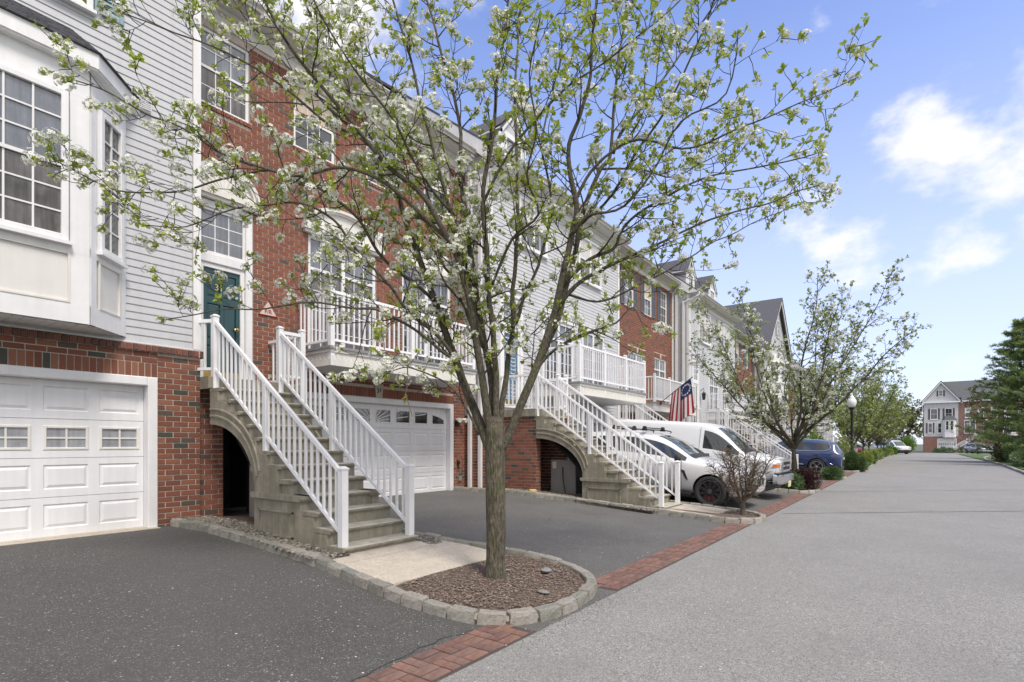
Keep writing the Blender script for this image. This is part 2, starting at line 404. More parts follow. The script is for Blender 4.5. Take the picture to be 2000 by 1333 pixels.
def link(name, data, parent=None, loc=None, rot=None, **tags):
    o = bpy.data.objects.new(name, data)
    COL.objects.link(o)
    if parent is not None: o.parent = parent
    if loc is not None: o.location = loc
    if rot is not None: o.rotation_euler = rot
    for k, v in tags.items(): o[k] = v
    return o
def thing(name, label, cat, loc=(0, 0, 0), rz=0, group=None, rx=0):
    o = link(name, None, None, loc, (rx, 0, rz), label=label, category=cat)
    o.empty_display_size = .2
    if group: o['group'] = group
    return o
def kids(o): return [c for c in o.children]
def copy_tree(o, parent=None):
    c = o.copy(); COL.objects.link(c)
    if parent is not None: c.parent = parent
    for ch in list(o.children): copy_tree(ch, c)
    return c
def text(name, body, size, m, parent, loc, rot=(R(90), 0, 0), ext=.004):
    cu = bpy.data.curves.new(name, 'FONT'); cu.body = body; cu.size = size; cu.extrude = ext
    cu.align_x = 'CENTER'; cu.align_y = 'CENTER'
    tmp = bpy.data.objects.new('lettering', cu); me = bpy.data.meshes.new_from_object(tmp); bpy.data.objects.remove(tmp); bpy.data.curves.remove(cu)
    me.materials.clear(); me.materials.append(m)
    return link(name, me, parent, loc, rot)
def smooth_path(pts, sub=4):
    """Catmull-Rom through the points"""
    P = [Vector(p) for p in pts]; out = []
    for i in range(len(P) - 1):
        a = P[max(i - 1, 0)]; b = P[i]; c = P[i + 1]; d = P[min(i + 2, len(P) - 1)]
        for k in range(sub):
            t = k / sub
            out.append(.5 * ((2 * b) + (c - a) * t + (2 * a - 5 * b + 4 * c - d) * t * t + (3 * b - a - 3 * c + d) * t ** 3))
    out.append(P[-1]); return out
def gz(y):
    """height of the driveways: they climb from the road to the garages"""
    return 0. if y < 2.9 else min(.34, (y - 2.9) * .0667)
C_, S_ = math.cos(YAW), math.sin(YAW)
def at(px, py, d):
    """world point that the photograph shows at pixel (px, py), d metres along the view axis"""
    u = (px - 1000) / 1060.; return Vector(((u * S_ + C_) * d, (-u * C_ + S_) * d, 1.58 - (py - 867) / 1060. * d))
# ------------------------------------------------------------------ ground, road, driveways, beds
def sheet(name, xs, ys, zf, m, parent=None, **tags):
    b = MB()
    for i in range(len(xs)):
        for j in range(len(ys)): b.v.append((xs[i], ys[j], zf(xs[i], ys[j])))
    n = len(ys)
    for i in range(len(xs) - 1):
        for j in range(n - 1):
            a = i * n + j; b.f.append((a, a + n, a + n + 1, a + 1)); b.m.append(0)
    return b.build(name, m, parent, **tags)
ROAD_EDGE = 2.56
sheet('ground', [-600, -60, 0, 130, 1600], [-900, -60, 11.5, 12, 60, 900], lambda x, y: -.06 if y < 11.8 else .2, m_farground, kind='structure')
sheet('road', [-60, -5, 5, 20, 40, 70, 105], [-5.2, -2, 0, ROAD_EDGE], lambda x, y: 0., m_road, kind='structure')
sheet('cross_road', [105, 112, 119.5], [-60, -20, -2, 6, 24], lambda x, y: 0., m_road, kind='structure')
ys = [2.975, 3.6, 4.4, 5.4, 6.5, 8.0, 8.6, 10.6]
sheet('driveway', [-12, -4, 0, 3.75], ys, lambda x, y: gz(y), m_drive, kind='structure')
sheet('driveway', [3.75, 5, 8, 11.3, 16, 24, 40, 60, 80, 105], ys, lambda x, y: gz(y), m_drive2, kind='structure')
# seams across the road
for (a, b_, w) in (((13.5, 2.4), (19.5, -4.6), .022), ((20.5, 2.3), (27, -4.9), .02)):
    p, q = Vector((*a, .004)), Vector((*b_, .004)); d = (q - p); nrm = Vector((-d.y, d.x, 0)).normalized()
    mb = MB(); N = 26; L = []; Rr = []
    for i in range(N + 1):
        c = p + d * (i / N) + nrm * rnd.uniform(-.03, .03)
        L.append(c + nrm * w * rnd.uniform(.5, 1)); Rr.append(c - nrm * w * rnd.uniform(.5, 1))
    for i in range(N): mb.face([Rr[i], Rr[i + 1], L[i + 1], L[i]])
    mb.build('road_seam', m_seam, kind='structure')
# thin cracks wandering over the driveways
def crack(pts, w, seed):
    r2 = random.Random(seed); P = smooth_path([(x, y, 0) for x, y in pts], 9); mb = MB(); L, Rr = [], []
    for i, p in enumerate(P):
        d = P[min(i + 1, len(P) - 1)] - P[max(i - 1, 0)]; nn = Vector((-d.y, d.x, 0)).normalized(); q = p + nn * r2.uniform(-.025, .025); ww = w * r2.uniform(.4, 1) * (1 if 0 < i < len(P) - 1 else .1)
        z = gz(q.y) + .004; L.append((q.x + nn.x * ww, q.y + nn.y * ww, z)); Rr.append((q.x - nn.x * ww, q.y - nn.y * ww, z))
    for i in range(len(P) - 1): mb.face([Rr[i], Rr[i + 1], L[i + 1], L[i]])
    mb.build('asphalt_crack', m_seam, kind='structure')
crack([(6.3, 5.2), (7.2, 5.6), (8.1, 5.3), (9.0, 5.7)], .004, 1); crack([(7.3, 5.55), (7.6, 6.4), (7.5, 7.2)], .0035, 2)
crack([(3.5, 2.98), (3.0, 3.05), (2.2, 3.0), (1.6, 3.06)], .007, 4)
# paver band between road and driveways, laid in basket weave
band = link('paver_band', None); band['kind'] = 'structure'
bb = MB()
for a, b_ in ((-6, 3.78), (5.34, 11.27), (12.86, 19.12), (20.96, 27.2), (28.96, 35.0), (47.5, 50), (52, 57), (64, 70)):
    bb.face([(a, ROAD_EDGE - .01, .004), (b_, ROAD_EDGE - .01, .004), (b_, 2.985, .004), (a, 2.985, .004)])
bb.build('paver_bedding', m_pjoint, band)
fm = MB(); fm.face([(-12, 2.54, .0015), (105, 2.54, .0015), (105, 3.0, .0015), (-12, 3.0, .0015)]); fm.build('road_margin', m_drive2, kind='structure')
pav_me = {}
def paver_mesh(lx, ly):
    k = (lx, ly)
    if k not in pav_me:
        mb = MB(); mb.loft([[(-lx, -ly, -.02), (lx, -ly, -.02), (lx, ly, -.02), (-lx, ly, -.02)], [(-lx, -ly, .008), (lx, -ly, .008), (lx, ly, .008), (-lx, ly, .008)],
                            [(-lx + .006, -ly + .006, .012), (lx - .006, -ly + .006, .012), (lx - .006, ly - .006, .012), (-lx + .006, ly - .006, .012)]], caps=(0, 1))
        pav_me[k] = mb.mesh('brick', m_paver)
    return pav_me[k]
far = MB(); cnt = 0
M_ = .208
for i in range(-2, 330):
    for j in range(2):
        cx = .9 + i * M_ + M_ / 2; cy = 2.565 + j * M_ + M_ / 2
        # the beds' round kerbs interrupt the band
        for k in range(2):
            if (i + j) % 2 == 0: x, y, lx, ly = cx, cy + (k - .5) * M_ / 2, M_ / 2 - .006, M_ / 4 - .006
            else: x, y, lx, ly = cx + (k - .5) * M_ / 2, cy, M_ / 4 - .006, M_ / 2 - .006
            if any(a < x < b_ for a, b_ in ((3.74, 5.36), (11.25, 12.9), (19.1, 21.0), (27.2, 29.0), (35.0, 47.5), (50, 52), (57, 64))): continue
            if cnt < 300 and x > 1.2:
                link('brick', paver_mesh(lx, ly), band, (x, y, rnd.uniform(-.003, .004)), (rnd.uniform(-.008, .008), rnd.uniform(-.008, .008), rnd.uniform(-.012, .012))); cnt += 1
            elif x >= 1.2:
                far.box(x - lx, x + lx, y - ly, y + ly, -.01, .012)
far.build('far_bricks', m_paver_i, band, kind='stuff')

# --- planted kerb islands
stone_me = []
for k in range(7):
    r2 = random.Random(50 + k); mb = MB()
    rings = []
    for (t, sx, sy) in ((-.25, 1, 1), (.0, 1.02, 1.04), (.62, .99, 1.0), (.9, .95, .9), (1.0, .86, .66)):
        ring = []
        for (a, b_) in ((-1, -1), (0, -1.05), (1, -1), (1.03, 0), (1, 1), (0, 1.05), (-1, 1), (-1.03, 0)):
            ring.append((.5 * a * sx + r2.uniform(-.02, .02), .5 * b_ * sy + r2.uniform(-.06, .06), t + r2.uniform(-.05, .03)))
        rings.append(ring)
    mb.loft(rings, caps=(0, 1)); stone_me.append(mb.mesh('kerb_stone', m_granite))
def resample(path, step):
    P = [Vector((*p, 0)) for p in path]; out = []; 
    Q = smooth_path(P, 10); acc = 0; out = [Q[0]]
    for a, b_ in zip(Q, Q[1:]):
        L = (b_ - a).length; t = 0
        while acc + (L - t) >= step:
            t += step - acc; acc = 0; out.append(a + (b_ - a) * (t / L))
        acc += L - t
    return out
def island(path, bed_m, hk=.115, step=.27, wd=.115, up=.045, singles=True, closed=False):
    """raised bed: mulch sheet with granite kerb blocks round it"""
    pts = resample(path, step)
    inner = [Vector((p.x, p.y, gz(p.y) + up)) for p in resample(path, .2)]
    mb = MB(); c = sum(inner, Vector()) / len(inner)
    n = len(inner)
    # fan with two rings so the sheet follows the slope
    rows = []
    for t in (1., .66, .33):
        rows.append([Vector((c.x + (p.x - c.x) * t, p.y, gz(p.y) + up + .035 * (1 - t) + (.0 if t == 1 else noise.noise(p * 3) * .012))) for p in inner])
    for a, b_ in zip(rows, rows[1:]):
        for i in range(n - 1): mb.face([a[i], a[i + 1], b_[i + 1], b_[i]])
    last = rows[-1]
    h = n // 2
    for i in range(h):
        k = n - 2 - i
        if k > i: mb.face([last[i], last[i + 1], last[k], last[k + 1]])
    bed = mb.build('planting_bed', bed_m, kind='structure')
    # mortar core under the stones
    core = MB(); core.tube([Vector((p.x, p.y, gz(p.y) + hk * .35)) for p in pts], wd * .36, 6); core.build('kerb_core', m_kjoint, bed)
    mb2 = MB()
    for i in range(len(pts) - 1):
        a, b_ = pts[i], pts[i + 1]; mid = (a + b_) / 2; d = b_ - a
        L = d.length - .014
        zz = gz(mid.y) - .01
        sl = (gz(b_.y) - gz(a.y))
        r = (rnd.uniform(-.02, .02), -math.atan2(sl, d.length), math.atan2(d.y, d.x) + rnd.uniform(-.03, .03))
        sc_ = (L, wd * rnd.uniform(.92, 1.08), (hk + .01) * rnd.uniform(.9, 1.06))
        k = rnd.randrange(7)
        if singles:
            o = link('kerb_stone', stone_me[k], bed, (mid.x, mid.y, zz), r); o.scale = sc_
        else:
            mb2.box(-L / 2, L / 2, -wd / 2, wd / 2, 0, hk)
    return bed
def loop(s, base=4.0, dy=0.):
    """kerb line round the island in front of a staircase whose near side stands at x = s"""
    d = s - base
    return [(x + d, y + (dy if y < 5 else 0)) for x, y in ((3.56, 9.0), (3.66, 7.2), (3.70, 5.6), (3.58, 4.4), (3.54, 3.65), (3.68, 3.0), (4.10, 2.68), (4.72, 2.66), (5.30, 2.84), (5.68, 3.3), (5.78, 4.0), (5.62, 4.9), (5.5, 6), (5.47, 8.6))]
isl1 = island(loop(4.0), m_mulch)
isl2 = island([(10.62, 9.75), (10.78, 8.2), (10.95, 6), (11.08, 4.6), (11.12, 3.4), (11.3, 2.75), (11.62, 2.5), (12.1, 2.5), (12.55, 2.8), (12.75, 3.3), (12.72, 4.2), (12.65, 5.4), (12.65, 7.4)], m_mulch)
isl3 = island([(18.9, 8.6), (18.95, 6.5), (18.95, 4.2), (19.1, 3.0), (19.5, 2.6), (20.1, 2.5), (20.7, 2.7), (21.0, 3.3), (21.0, 4.5), (20.7, 6.5), (20.6, 8.4)], m_mulch, step=.3)
isl4 = island([(27.0, 7), (27.0, 4.2), (27.15, 3.0), (27.6, 2.5), (28.2, 2.45), (28.7, 2.8), (28.9, 3.4), (28.9, 5), (28.8, 7)], m_mulch, step=.32)
isl5 = island([(34.9, 8), (34.9, 4.2), (35.0, 3.0), (35.5, 2.5), (38, 2.4), (42, 2.35), (46.5, 2.4), (47.4, 2.8), (47.6, 3.6), (47.6, 5.5), (47.5, 8)], m_soil, step=.35, hk=.11)
isl6 = island([(50, 8), (50, 4.2), (50.1, 3.0), (50.6, 2.5), (51, 2.45), (51.4, 2.5), (51.9, 2.9), (52, 3.6), (52, 5), (51.9, 8)], m_mulch, step=.4)
isl7 = island([(57, 8), (57, 4.2), (57.1, 3.0), (57.6, 2.5), (60.5, 2.45), (63.4, 2.5), (63.9, 2.9), (64, 3.6), (64, 5), (63.9, 8)], m_mulch, step=.5)
isl8 = island([(69, 8), (69, 4.2), (69.1, 3.0), (69.6, 2.5), (72.5, 2.45), (75.4, 2.5), (75.9, 2.9), (76, 3.6), (76, 5), (75.9, 8)], m_mulch, step=.5)
isl9 = island([(82, 8), (82, 4.2), (82.1, 3.0), (82.6, 2.5), (86, 2.45), (89.4, 2.5), (89.9, 2.9), (90, 3.6), (90, 5), (89.9, 8)], m_mulch, step=.6)

# --- pale concrete path slabs at the foot of the stairs
def slab(x0, x1, y0, y1, up=.075):
    mb = MB()
    for a, b_ in ((y0, y1 - .34), (y1 - .325, y1)):
        mb.loft([[(x0, a, gz(a) - .05), (x1, a, gz(a) - .05), (x1, b_, gz(b_) - .05), (x0, b_, gz(b_) - .05)], [(x0, a, gz(a) + up), (x1, a, gz(a) + up), (x1, b_, gz(b_) + up), (x0, b_, gz(b_) + up)]], caps=(0, 1))
    return mb.build('footpath', m_slab, kind='structure')
slab(3.69, 5.56, 4.22, 5.50)
slab(11.17, 12.66, 3.28, 4.38)
slab(19.15, 20.8, 4.2, 5.4)
slab(27.1, 28.75, 3.3, 4.4)

# --- loose stones and bark on the beds
def pebbles(name, n, region, m, r0, r1, up, seed, flat=.6, kind='stuff'):
    r2 = random.Random(seed); mb = MB()
    for _ in range(n):
        x, y = region(r2)
        if x is None: continue
        r = r2.uniform(r0, r1); a = r2.uniform(0, 6.28); h = r * flat; e = r2.uniform(.55, 1)
        c, s = math.cos(a), math.sin(a); z = gz(y) + up + r2.uniform(-.3, .5) * h
        ring = [(x + (math.cos(t) * r * c - math.sin(t) * r * e * s), y + (math.cos(t) * r * s + math.sin(t) * r * e * c), z + r2.uniform(-.3, .3) * h) for t in (0, 1.26, 2.51, 3.77, 5.03)]
        top = (x, y, z + h * .75); b = len(mb.v); mb.v += ring + [top]
        for k in range(5): mb.f.append((b + k, b + (k + 1) % 5, b + 5)); mb.m.append(0)
    mb.smooth = False
    return mb.build(name, m, kind=kind, label='') if False else mb.build(name, m, kind=kind)
def reg_strip(x0, x1, y0, y1):
    return lambda r: (r.uniform(x0, x1), r.uniform(y0, y1))
sheet('gravel_bed', [3.66, 3.9, 4.06], [5.4, 6, 7, 8, 9.05], lambda x, y: gz(y) + .075, m_gravelbed, kind='structure')
pebbles('gravel', 3400, lambda r: (3.62 + r.random() * .46, 5.44 + r.random() ** 1. * 3.6), m_pebble, .013, .032, .085, 3)
pebbles('gravel', 260, lambda r: (5.22 + r.random() * .25, 5.2 + r.random() * .8), m_pebble, .015, .035, .08, 4)
sheet('gravel_bed', [10.86, 11.1, 11.36], [4.4, 5, 6, 7, 9.0], lambda x, y: gz(y) + .06, m_gravelbed, kind='structure')
pebbles('gravel', 1500, lambda r: (10.86 + .5 * r.random() + .0, 4.42 + r.random() * 4.5), m_pebble, .016, .036, .07, 5)
def reg_mulch(cx, cy, a, b_, y1):
    def f(r):
        for _ in range(20):
            x, y = cx + r.uniform(-a, a), cy + r.uniform(-b_, b_)
            if ((x - cx) / a) ** 2 + ((y - cy) / b_) ** 2 < 1 and y < y1: return x, y
        return None, None
    return f
pebbles('mulch_chips', 5200, reg_mulch(4.66, 3.75, 1.02, 1.02, 4.2), m_chip, .006, .017, .075, 6, .4)
pebbles('mulch_chips', 500, reg_mulch(11.95, 3.3, .72, .72, 3.3), m_chip, .012, .03, .075, 7, .35)
pebbles('mulch_chips', 500, reg_mulch(20.0, 3.6, .9, 1.0, 4.2), m_chip, .015, .035, .075, 8, .35)
pebbles('road_grit', 420, lambda r: (3.4 + r.random() * 2.3, 2.15 + abs(r.gauss(0, .18)) * -1 + .45), m_pebble, .004, .010, .002, 9, .5)
pebbles('road_grit', 240, lambda r: (3.3 + r.gauss(0, .06), 3. + r.random() * 2.2), m_pebble, .004, .009, .002, 10, .5)
pebbles('fallen_petals', 260, lambda r: (r.uniform(.5, 9), r.uniform(.8, 6.4)), m_petal, .006, .011, .004, 11, .2)
pebbles('fallen_petals', 110, lambda r: (r.uniform(2.6, 3.55), r.uniform(2.3, 5.6)), m_petal, .003, .007, .004, 12, .2)
rock = MB(); rock.lathe([(.0, .0), (.09, .0), (.11, .025), (.06, .05), (.0, .055)], 9)
for (x, y, a, s, lb) in ((5.25, 3.4, .4, 1., 'flat grey stone lying loose on the mulch of the tree bed'), (4.55, 2.98, 1.2, .8, 'small dark stone at the kerb edge of the mulch bed'),
                         (4.92, 3.72, 2., .55, 'pale stone beside the foot of the blossoming tree trunk')):
    o = rock.build('loose_stone', m_util, None, (x, y, gz(y) + .08), label=lb, category='stone'); o.rotation_euler = (.1, .05, a); o.scale = (s, s * .6, s * .7)

# --- lawn patch on island 5
def blades(name, n, region, m, h0, h1, up, seed, w=.006):
    r2 = random.Random(seed); mb = MB()
    for _ in range(n):
        x, y = region(r2); h = r2.uniform(h0, h1); a = r2.uniform(0, 6.28); c, s = math.cos(a) * w, math.sin(a) * w; l = r2.uniform(-.5, .5) * h
        z = gz(y) + up
        mb.face([(x - c, y - s, z), (x + c, y + s, z), (x + l * s / w, y - l * c / w, z + h)])
    return mb.build(name, m, kind='stuff')
sheet('lawn', [37.6, 40, 44, 47.4], [2.5, 3.5, 4.5, 6.5], lambda x, y: gz(y) + .11, m_soil, kind='structure')
blades('lawn_grass', 14000, reg_strip(37.6, 47.4, 2.55, 6.3), m_grass, .03, .07, .11, 21, .012)
# verge beyond the far kerb on the other side of the road
sheet('verge', [20, 34, 50, 75, 104], [-30, -12, -5.25], lambda x, y: .05, m_soil, kind='structure')
kb = MB()
# ------------------------------------------------------------------ building helpers (house-local: x along the street, y inwards, z up)
def holes_wall(mb, x0, x1, z0, z1, holes, y=0., depth=.1, m=0, mr=0):
    """upright wall sheet in the plane y with rectangular holes and their reveals"""
    xs = sorted({x0, x1, *[h[0] for h in holes], *[h[1] for h in holes]}); zs = sorted({z0, z1, *[h[2] for h in holes], *[h[3] for h in holes]})
    xs = [x for x in xs if x0 <= x <= x1]; zs = [z for z in zs if z0 <= z <= z1]
    for a, b in zip(xs, xs[1:]):
        for c, d in zip(zs, zs[1:]):
            mx, mz = (a + b) / 2, (c + d) / 2
            if any(h[0] < mx < h[1] and h[2] < mz < h[3] for h in holes): continue
            mb.face([(a, y, c), (b, y, c), (b, y, d), (a, y, d)], m)
    for h in holes:
        a, b, c, d = h[:4]; e = y + depth
        mb.face([(a, y, c), (a, y, d), (a, e, d), (a, e, c)], mr); mb.face([(b, y, d), (b, y, c), (b, e, c), (b, e, d)], mr)
        mb.face([(a, y, d), (b, y, d), (b, e, d), (a, e, d)], mr); mb.face([(b, y, c), (a, y, c), (a, e, c), (b, e, c)], mr)
unit_brick = {}
def ub(m):
    if m.name not in unit_brick:
        mb = MB(); c = .06
        mb.loft([[(0, 1, 0), (1, 1, 0), (1, 1, 1), (0, 1, 1)], [(0, .15, 0), (1, .15, 0), (1, .15, 1), (0, .15, 1)], [(.015, 0, .04), (.985, 0, .04), (.985, 0, .96), (.015, 0, .96)]], caps=(0, 1))
        unit_brick[m.name] = mb.mesh('brick', m)
    return unit_brick[m.name]
BL, BH, JT = .201, .0675, .0137
class Bricks:
    """collects bricks; the largest in view become parts, the rest one mass"""
    def __init__(s, wall, origin, mo, mi, limit=300): s.w, s.o, s.mo, s.mi, s.l, s.n = wall, Vector(origin), mo, mi, [], limit
    def add(s, x0, x1, z0, z1, y=0., t=.008, M=None):
        s.l.append((x0, x1, z0, z1, y, t, M))
    def run(s, x0, x1, z0, z1, holes=(), y=0., M=None, cut=None):
        r = 0; z = z0
        while z + BH * .6 < z1:
            zt = min(z + BH, z1)
            x = x0 - (0 if r % 2 == 0 else (BL + JT) / 2)
            while x < x1 - .01:
                segs = [(max(x, x0), min(x + BL, x1))]
                for h in holes:
                    if h[3] <= z + .008 or h[2] >= zt - .008: continue
                    ns = []
                    for a, b in segs:
                        if b <= h[0] or a >= h[1]: ns.append((a, b)); continue
                        if a < h[0] - .02: ns.append((a, h[0] - .002))
                        if b > h[1] + .02: ns.append((h[1] + .002, b))
                    segs = ns
                for a, b in segs:
                    if b - a > .02 and not (cut and cut((a + b) / 2, (z + zt) / 2)): s.add(a, b, z, zt, y + rnd.uniform(-.0015, .0015), .008, M)
                x += BL + JT
            z += BH + JT; r += 1
    def soldier(s, x0, x1, z0, z1, y=0., w=.0695, t=.010, M=None):
        n = max(1, round((x1 - x0) / (w + JT))); st = (x1 - x0) / n
        for i in range(n): s.add(x0 + i * st + JT / 2, x0 + (i + 1) * st - JT / 2, z0, z1, y + rnd.uniform(-.0015, .0015), t, M)
    def done(s, name='brick'):
        def far(b):
            c = Vector(((b[0] + b[1]) / 2, b[4], (b[2] + b[3]) / 2))
            if b[6] is not None: c = b[6] @ c
            return (c + s.o - Vector(CAM)).length
        def seen(b):
            c = Vector(((b[0] + b[1]) / 2, b[4], (b[2] + b[3]) / 2))
            if b[6] is not None: c = b[6] @ c
            c = c + s.o - Vector(CAM); d = c.x * C_ + c.y * S_; u = (c.x * S_ - c.y * C_) / d * 1060 + 1000; v = 867 - c.z / d * 1060
            return d > 0 and -20 < u < 2020 and -20 < v < 1350
        L = sorted(s.l, key=lambda b: (not seen(b), far(b)))
        me = ub(s.mo)
        for (x0, x1, z0, z1, y, t, M) in L[:s.n]:
            o = link(name, me, s.w, (x0, y - t, z0)); o.scale = (x1 - x0, t + .004, z1 - z0)
            if M is not None:
                o.location = M @ Vector((x0, y - t, z0)); o.rotation_euler = M.to_euler()
        mb = MB()
        for (x0, x1, z0, z1, y, t, M) in L[s.n:]:
            P = [(x0, y + .004, z0), (x1, y + .004, z0), (x1, y + .004, z1), (x0, y + .004, z1), (x0, y - t, z0), (x1, y - t, z0), (x1, y - t, z1), (x0, y - t, z1)]
            if M is not None: P = [tuple(M @ Vector(p)) for p in P]
            b = len(mb.v); mb.v += P
            for q in ((4, 5, 6, 7), (0, 1, 5, 4), (1, 2, 6, 5), (2, 3, 7, 6), (3, 0, 4, 7)): mb.f.append(tuple(b + i for i in q)); mb.m.append(0)
        if mb.v: mb.build('brickwork', s.mi, s.w, kind='stuff')
def rot_m(x, y, a): return Matrix.Translation((x, y, 0)) @ Matrix.Rotation(a, 4, 'Z')

def siding(parent, x0, x1, z0, z1, m, y=0., M=None, pitch=.108, single=True, top=None, skip=()):
    """lapped boards, each with its own drip edge; top(z) can narrow the run"""
    n = int(round((z1 - z0) / pitch)); pz = (z1 - z0) / n; mass = MB(); cache = {}
    for i in range(n):
        a, b = z0 + i * pz, z0 + (i + 1) * pz
        xa, xb = (x0, x1) if top is None else top((a + b) / 2)
        if xb - xa < .05: continue
        prof = [(y - .013, a), (y - .0145, a + .007), (y - .003, b + .002), (y + .02, b + .002), (y + .02, a)]
        mb = mass
        if single:
            # alike boards share a mesh
            k = round(xb - xa, 3)
            if k not in cache:
                q = MB(); q.prism([(p, r - a) for p, r in prof], 'x', 0, xb - xa); cache[k] = q.mesh('siding_board', m)
            o = link('siding_board', cache[k], parent, (xa, 0, a))
            if M is not None: o.location = M @ Vector((xa, 0, a)); o.rotation_euler = M.to_euler()
        else:
            q = MB(); q.prism(prof, 'x', xa, xb)
            if M is not None: q.xf(M)
            b0 = len(mass.v); mass.v += q.v; mass.f += [tuple(b0 + t for t in f) for f in q.f]; mass.m += q.m
    if mass.v: mass.build('siding', m, parent, kind='stuff')

def window(parent, x0, x1, z0, z1, y=-.02, cols=3, rows=2, sash=2, fw=.07, glass=None, m=None, M=None, name='window', blind=None, sill=True, proud=.05, upper=None, mull=0, mw=.016):
    """frame with muntin bars; panes and blinds are its sub-parts. y = wall plane, the frame stands proud of it"""
    m = m or m_white; glass = glass or m_glass_b
    f = MB(); ya, yb = y - proud, y + .015
    f.bbox(x0, x0 + fw, ya, yb, z0, z1, .008); f.bbox(x1 - fw, x1, ya, yb, z0, z1, .008)
    f.bbox(x0 + fw, x1 - fw, ya + .001, yb, z1 - fw, z1, .008); f.bbox(x0 + fw, x1 - fw, ya + .001, yb, z0, z0 + fw, .008)
    if sill: f.box(x0 - .03, x1 + .03, ya - .03, yb, z0 - .045, z0 - .002)
    xi0, xi1, zi0, zi1 = x0 + fw, x1 - fw, z0 + fw, z1 - fw
    units = [(xi0, xi1)]
    if mull:
        w = (xi1 - xi0 - .09 * mull) / (mull + 1)
        units = [(xi0 + i * (w + .09), xi0 + i * (w + .09) + w) for i in range(mull + 1)]
        for i in range(mull): f.bbox(units[i][1], units[i + 1][0], ya + .002, yb, zi0, zi1, .006)
    panes = []
    for (ua, ub_) in units:
        if sash == 2:
            zm = (zi0 + zi1) / 2; zs = [(zi0, zm - .02), (zm + .02, zi1)]; f.box(ua, ub_, ya + .012, yb, zm - .022, zm + .022)
        elif sash == 3: # transom light over a tall light
            zm = zi1 - (zi1 - zi0) * .27; zs = [(zi0, zm - .025), (zm + .025, zi1)]; f.box(ua, ub_, ya + .006, yb, zm - .03, zm + .03)
        else: zs = [(zi0, zi1)]
        for si, (za, zb) in enumerate(zs):
            rr = rows if not (sash == 3 and si == 1) else 1
            yo = ya + (.028 if si == 0 else .02)
            for i in range(1, cols):
                xx = ua + (ub_ - ua) * i / cols; f.box(xx - mw / 2, xx + mw / 2, yo, yb, za, zb)
            for i in range(1, rr):
                zz = za + (zb - za) * i / rr; f.box(ua, ub_, yo + .0015, yb, zz - mw / 2, zz + mw / 2)
            panes.append((ua, ub_, za, zb, si))
    if M is not None: f.xf(M)
    fr = f.build(name, m, parent)
    for (a, b, c, d, si) in panes:
        p = MB(); p.box(a - .004, b + .004, y - .008, y + .01, c - .004, d + .004)
        if M is not None: p.xf(M)
        p.build('pane', (upper if (upper and si == 1) else glass), fr)
    return fr

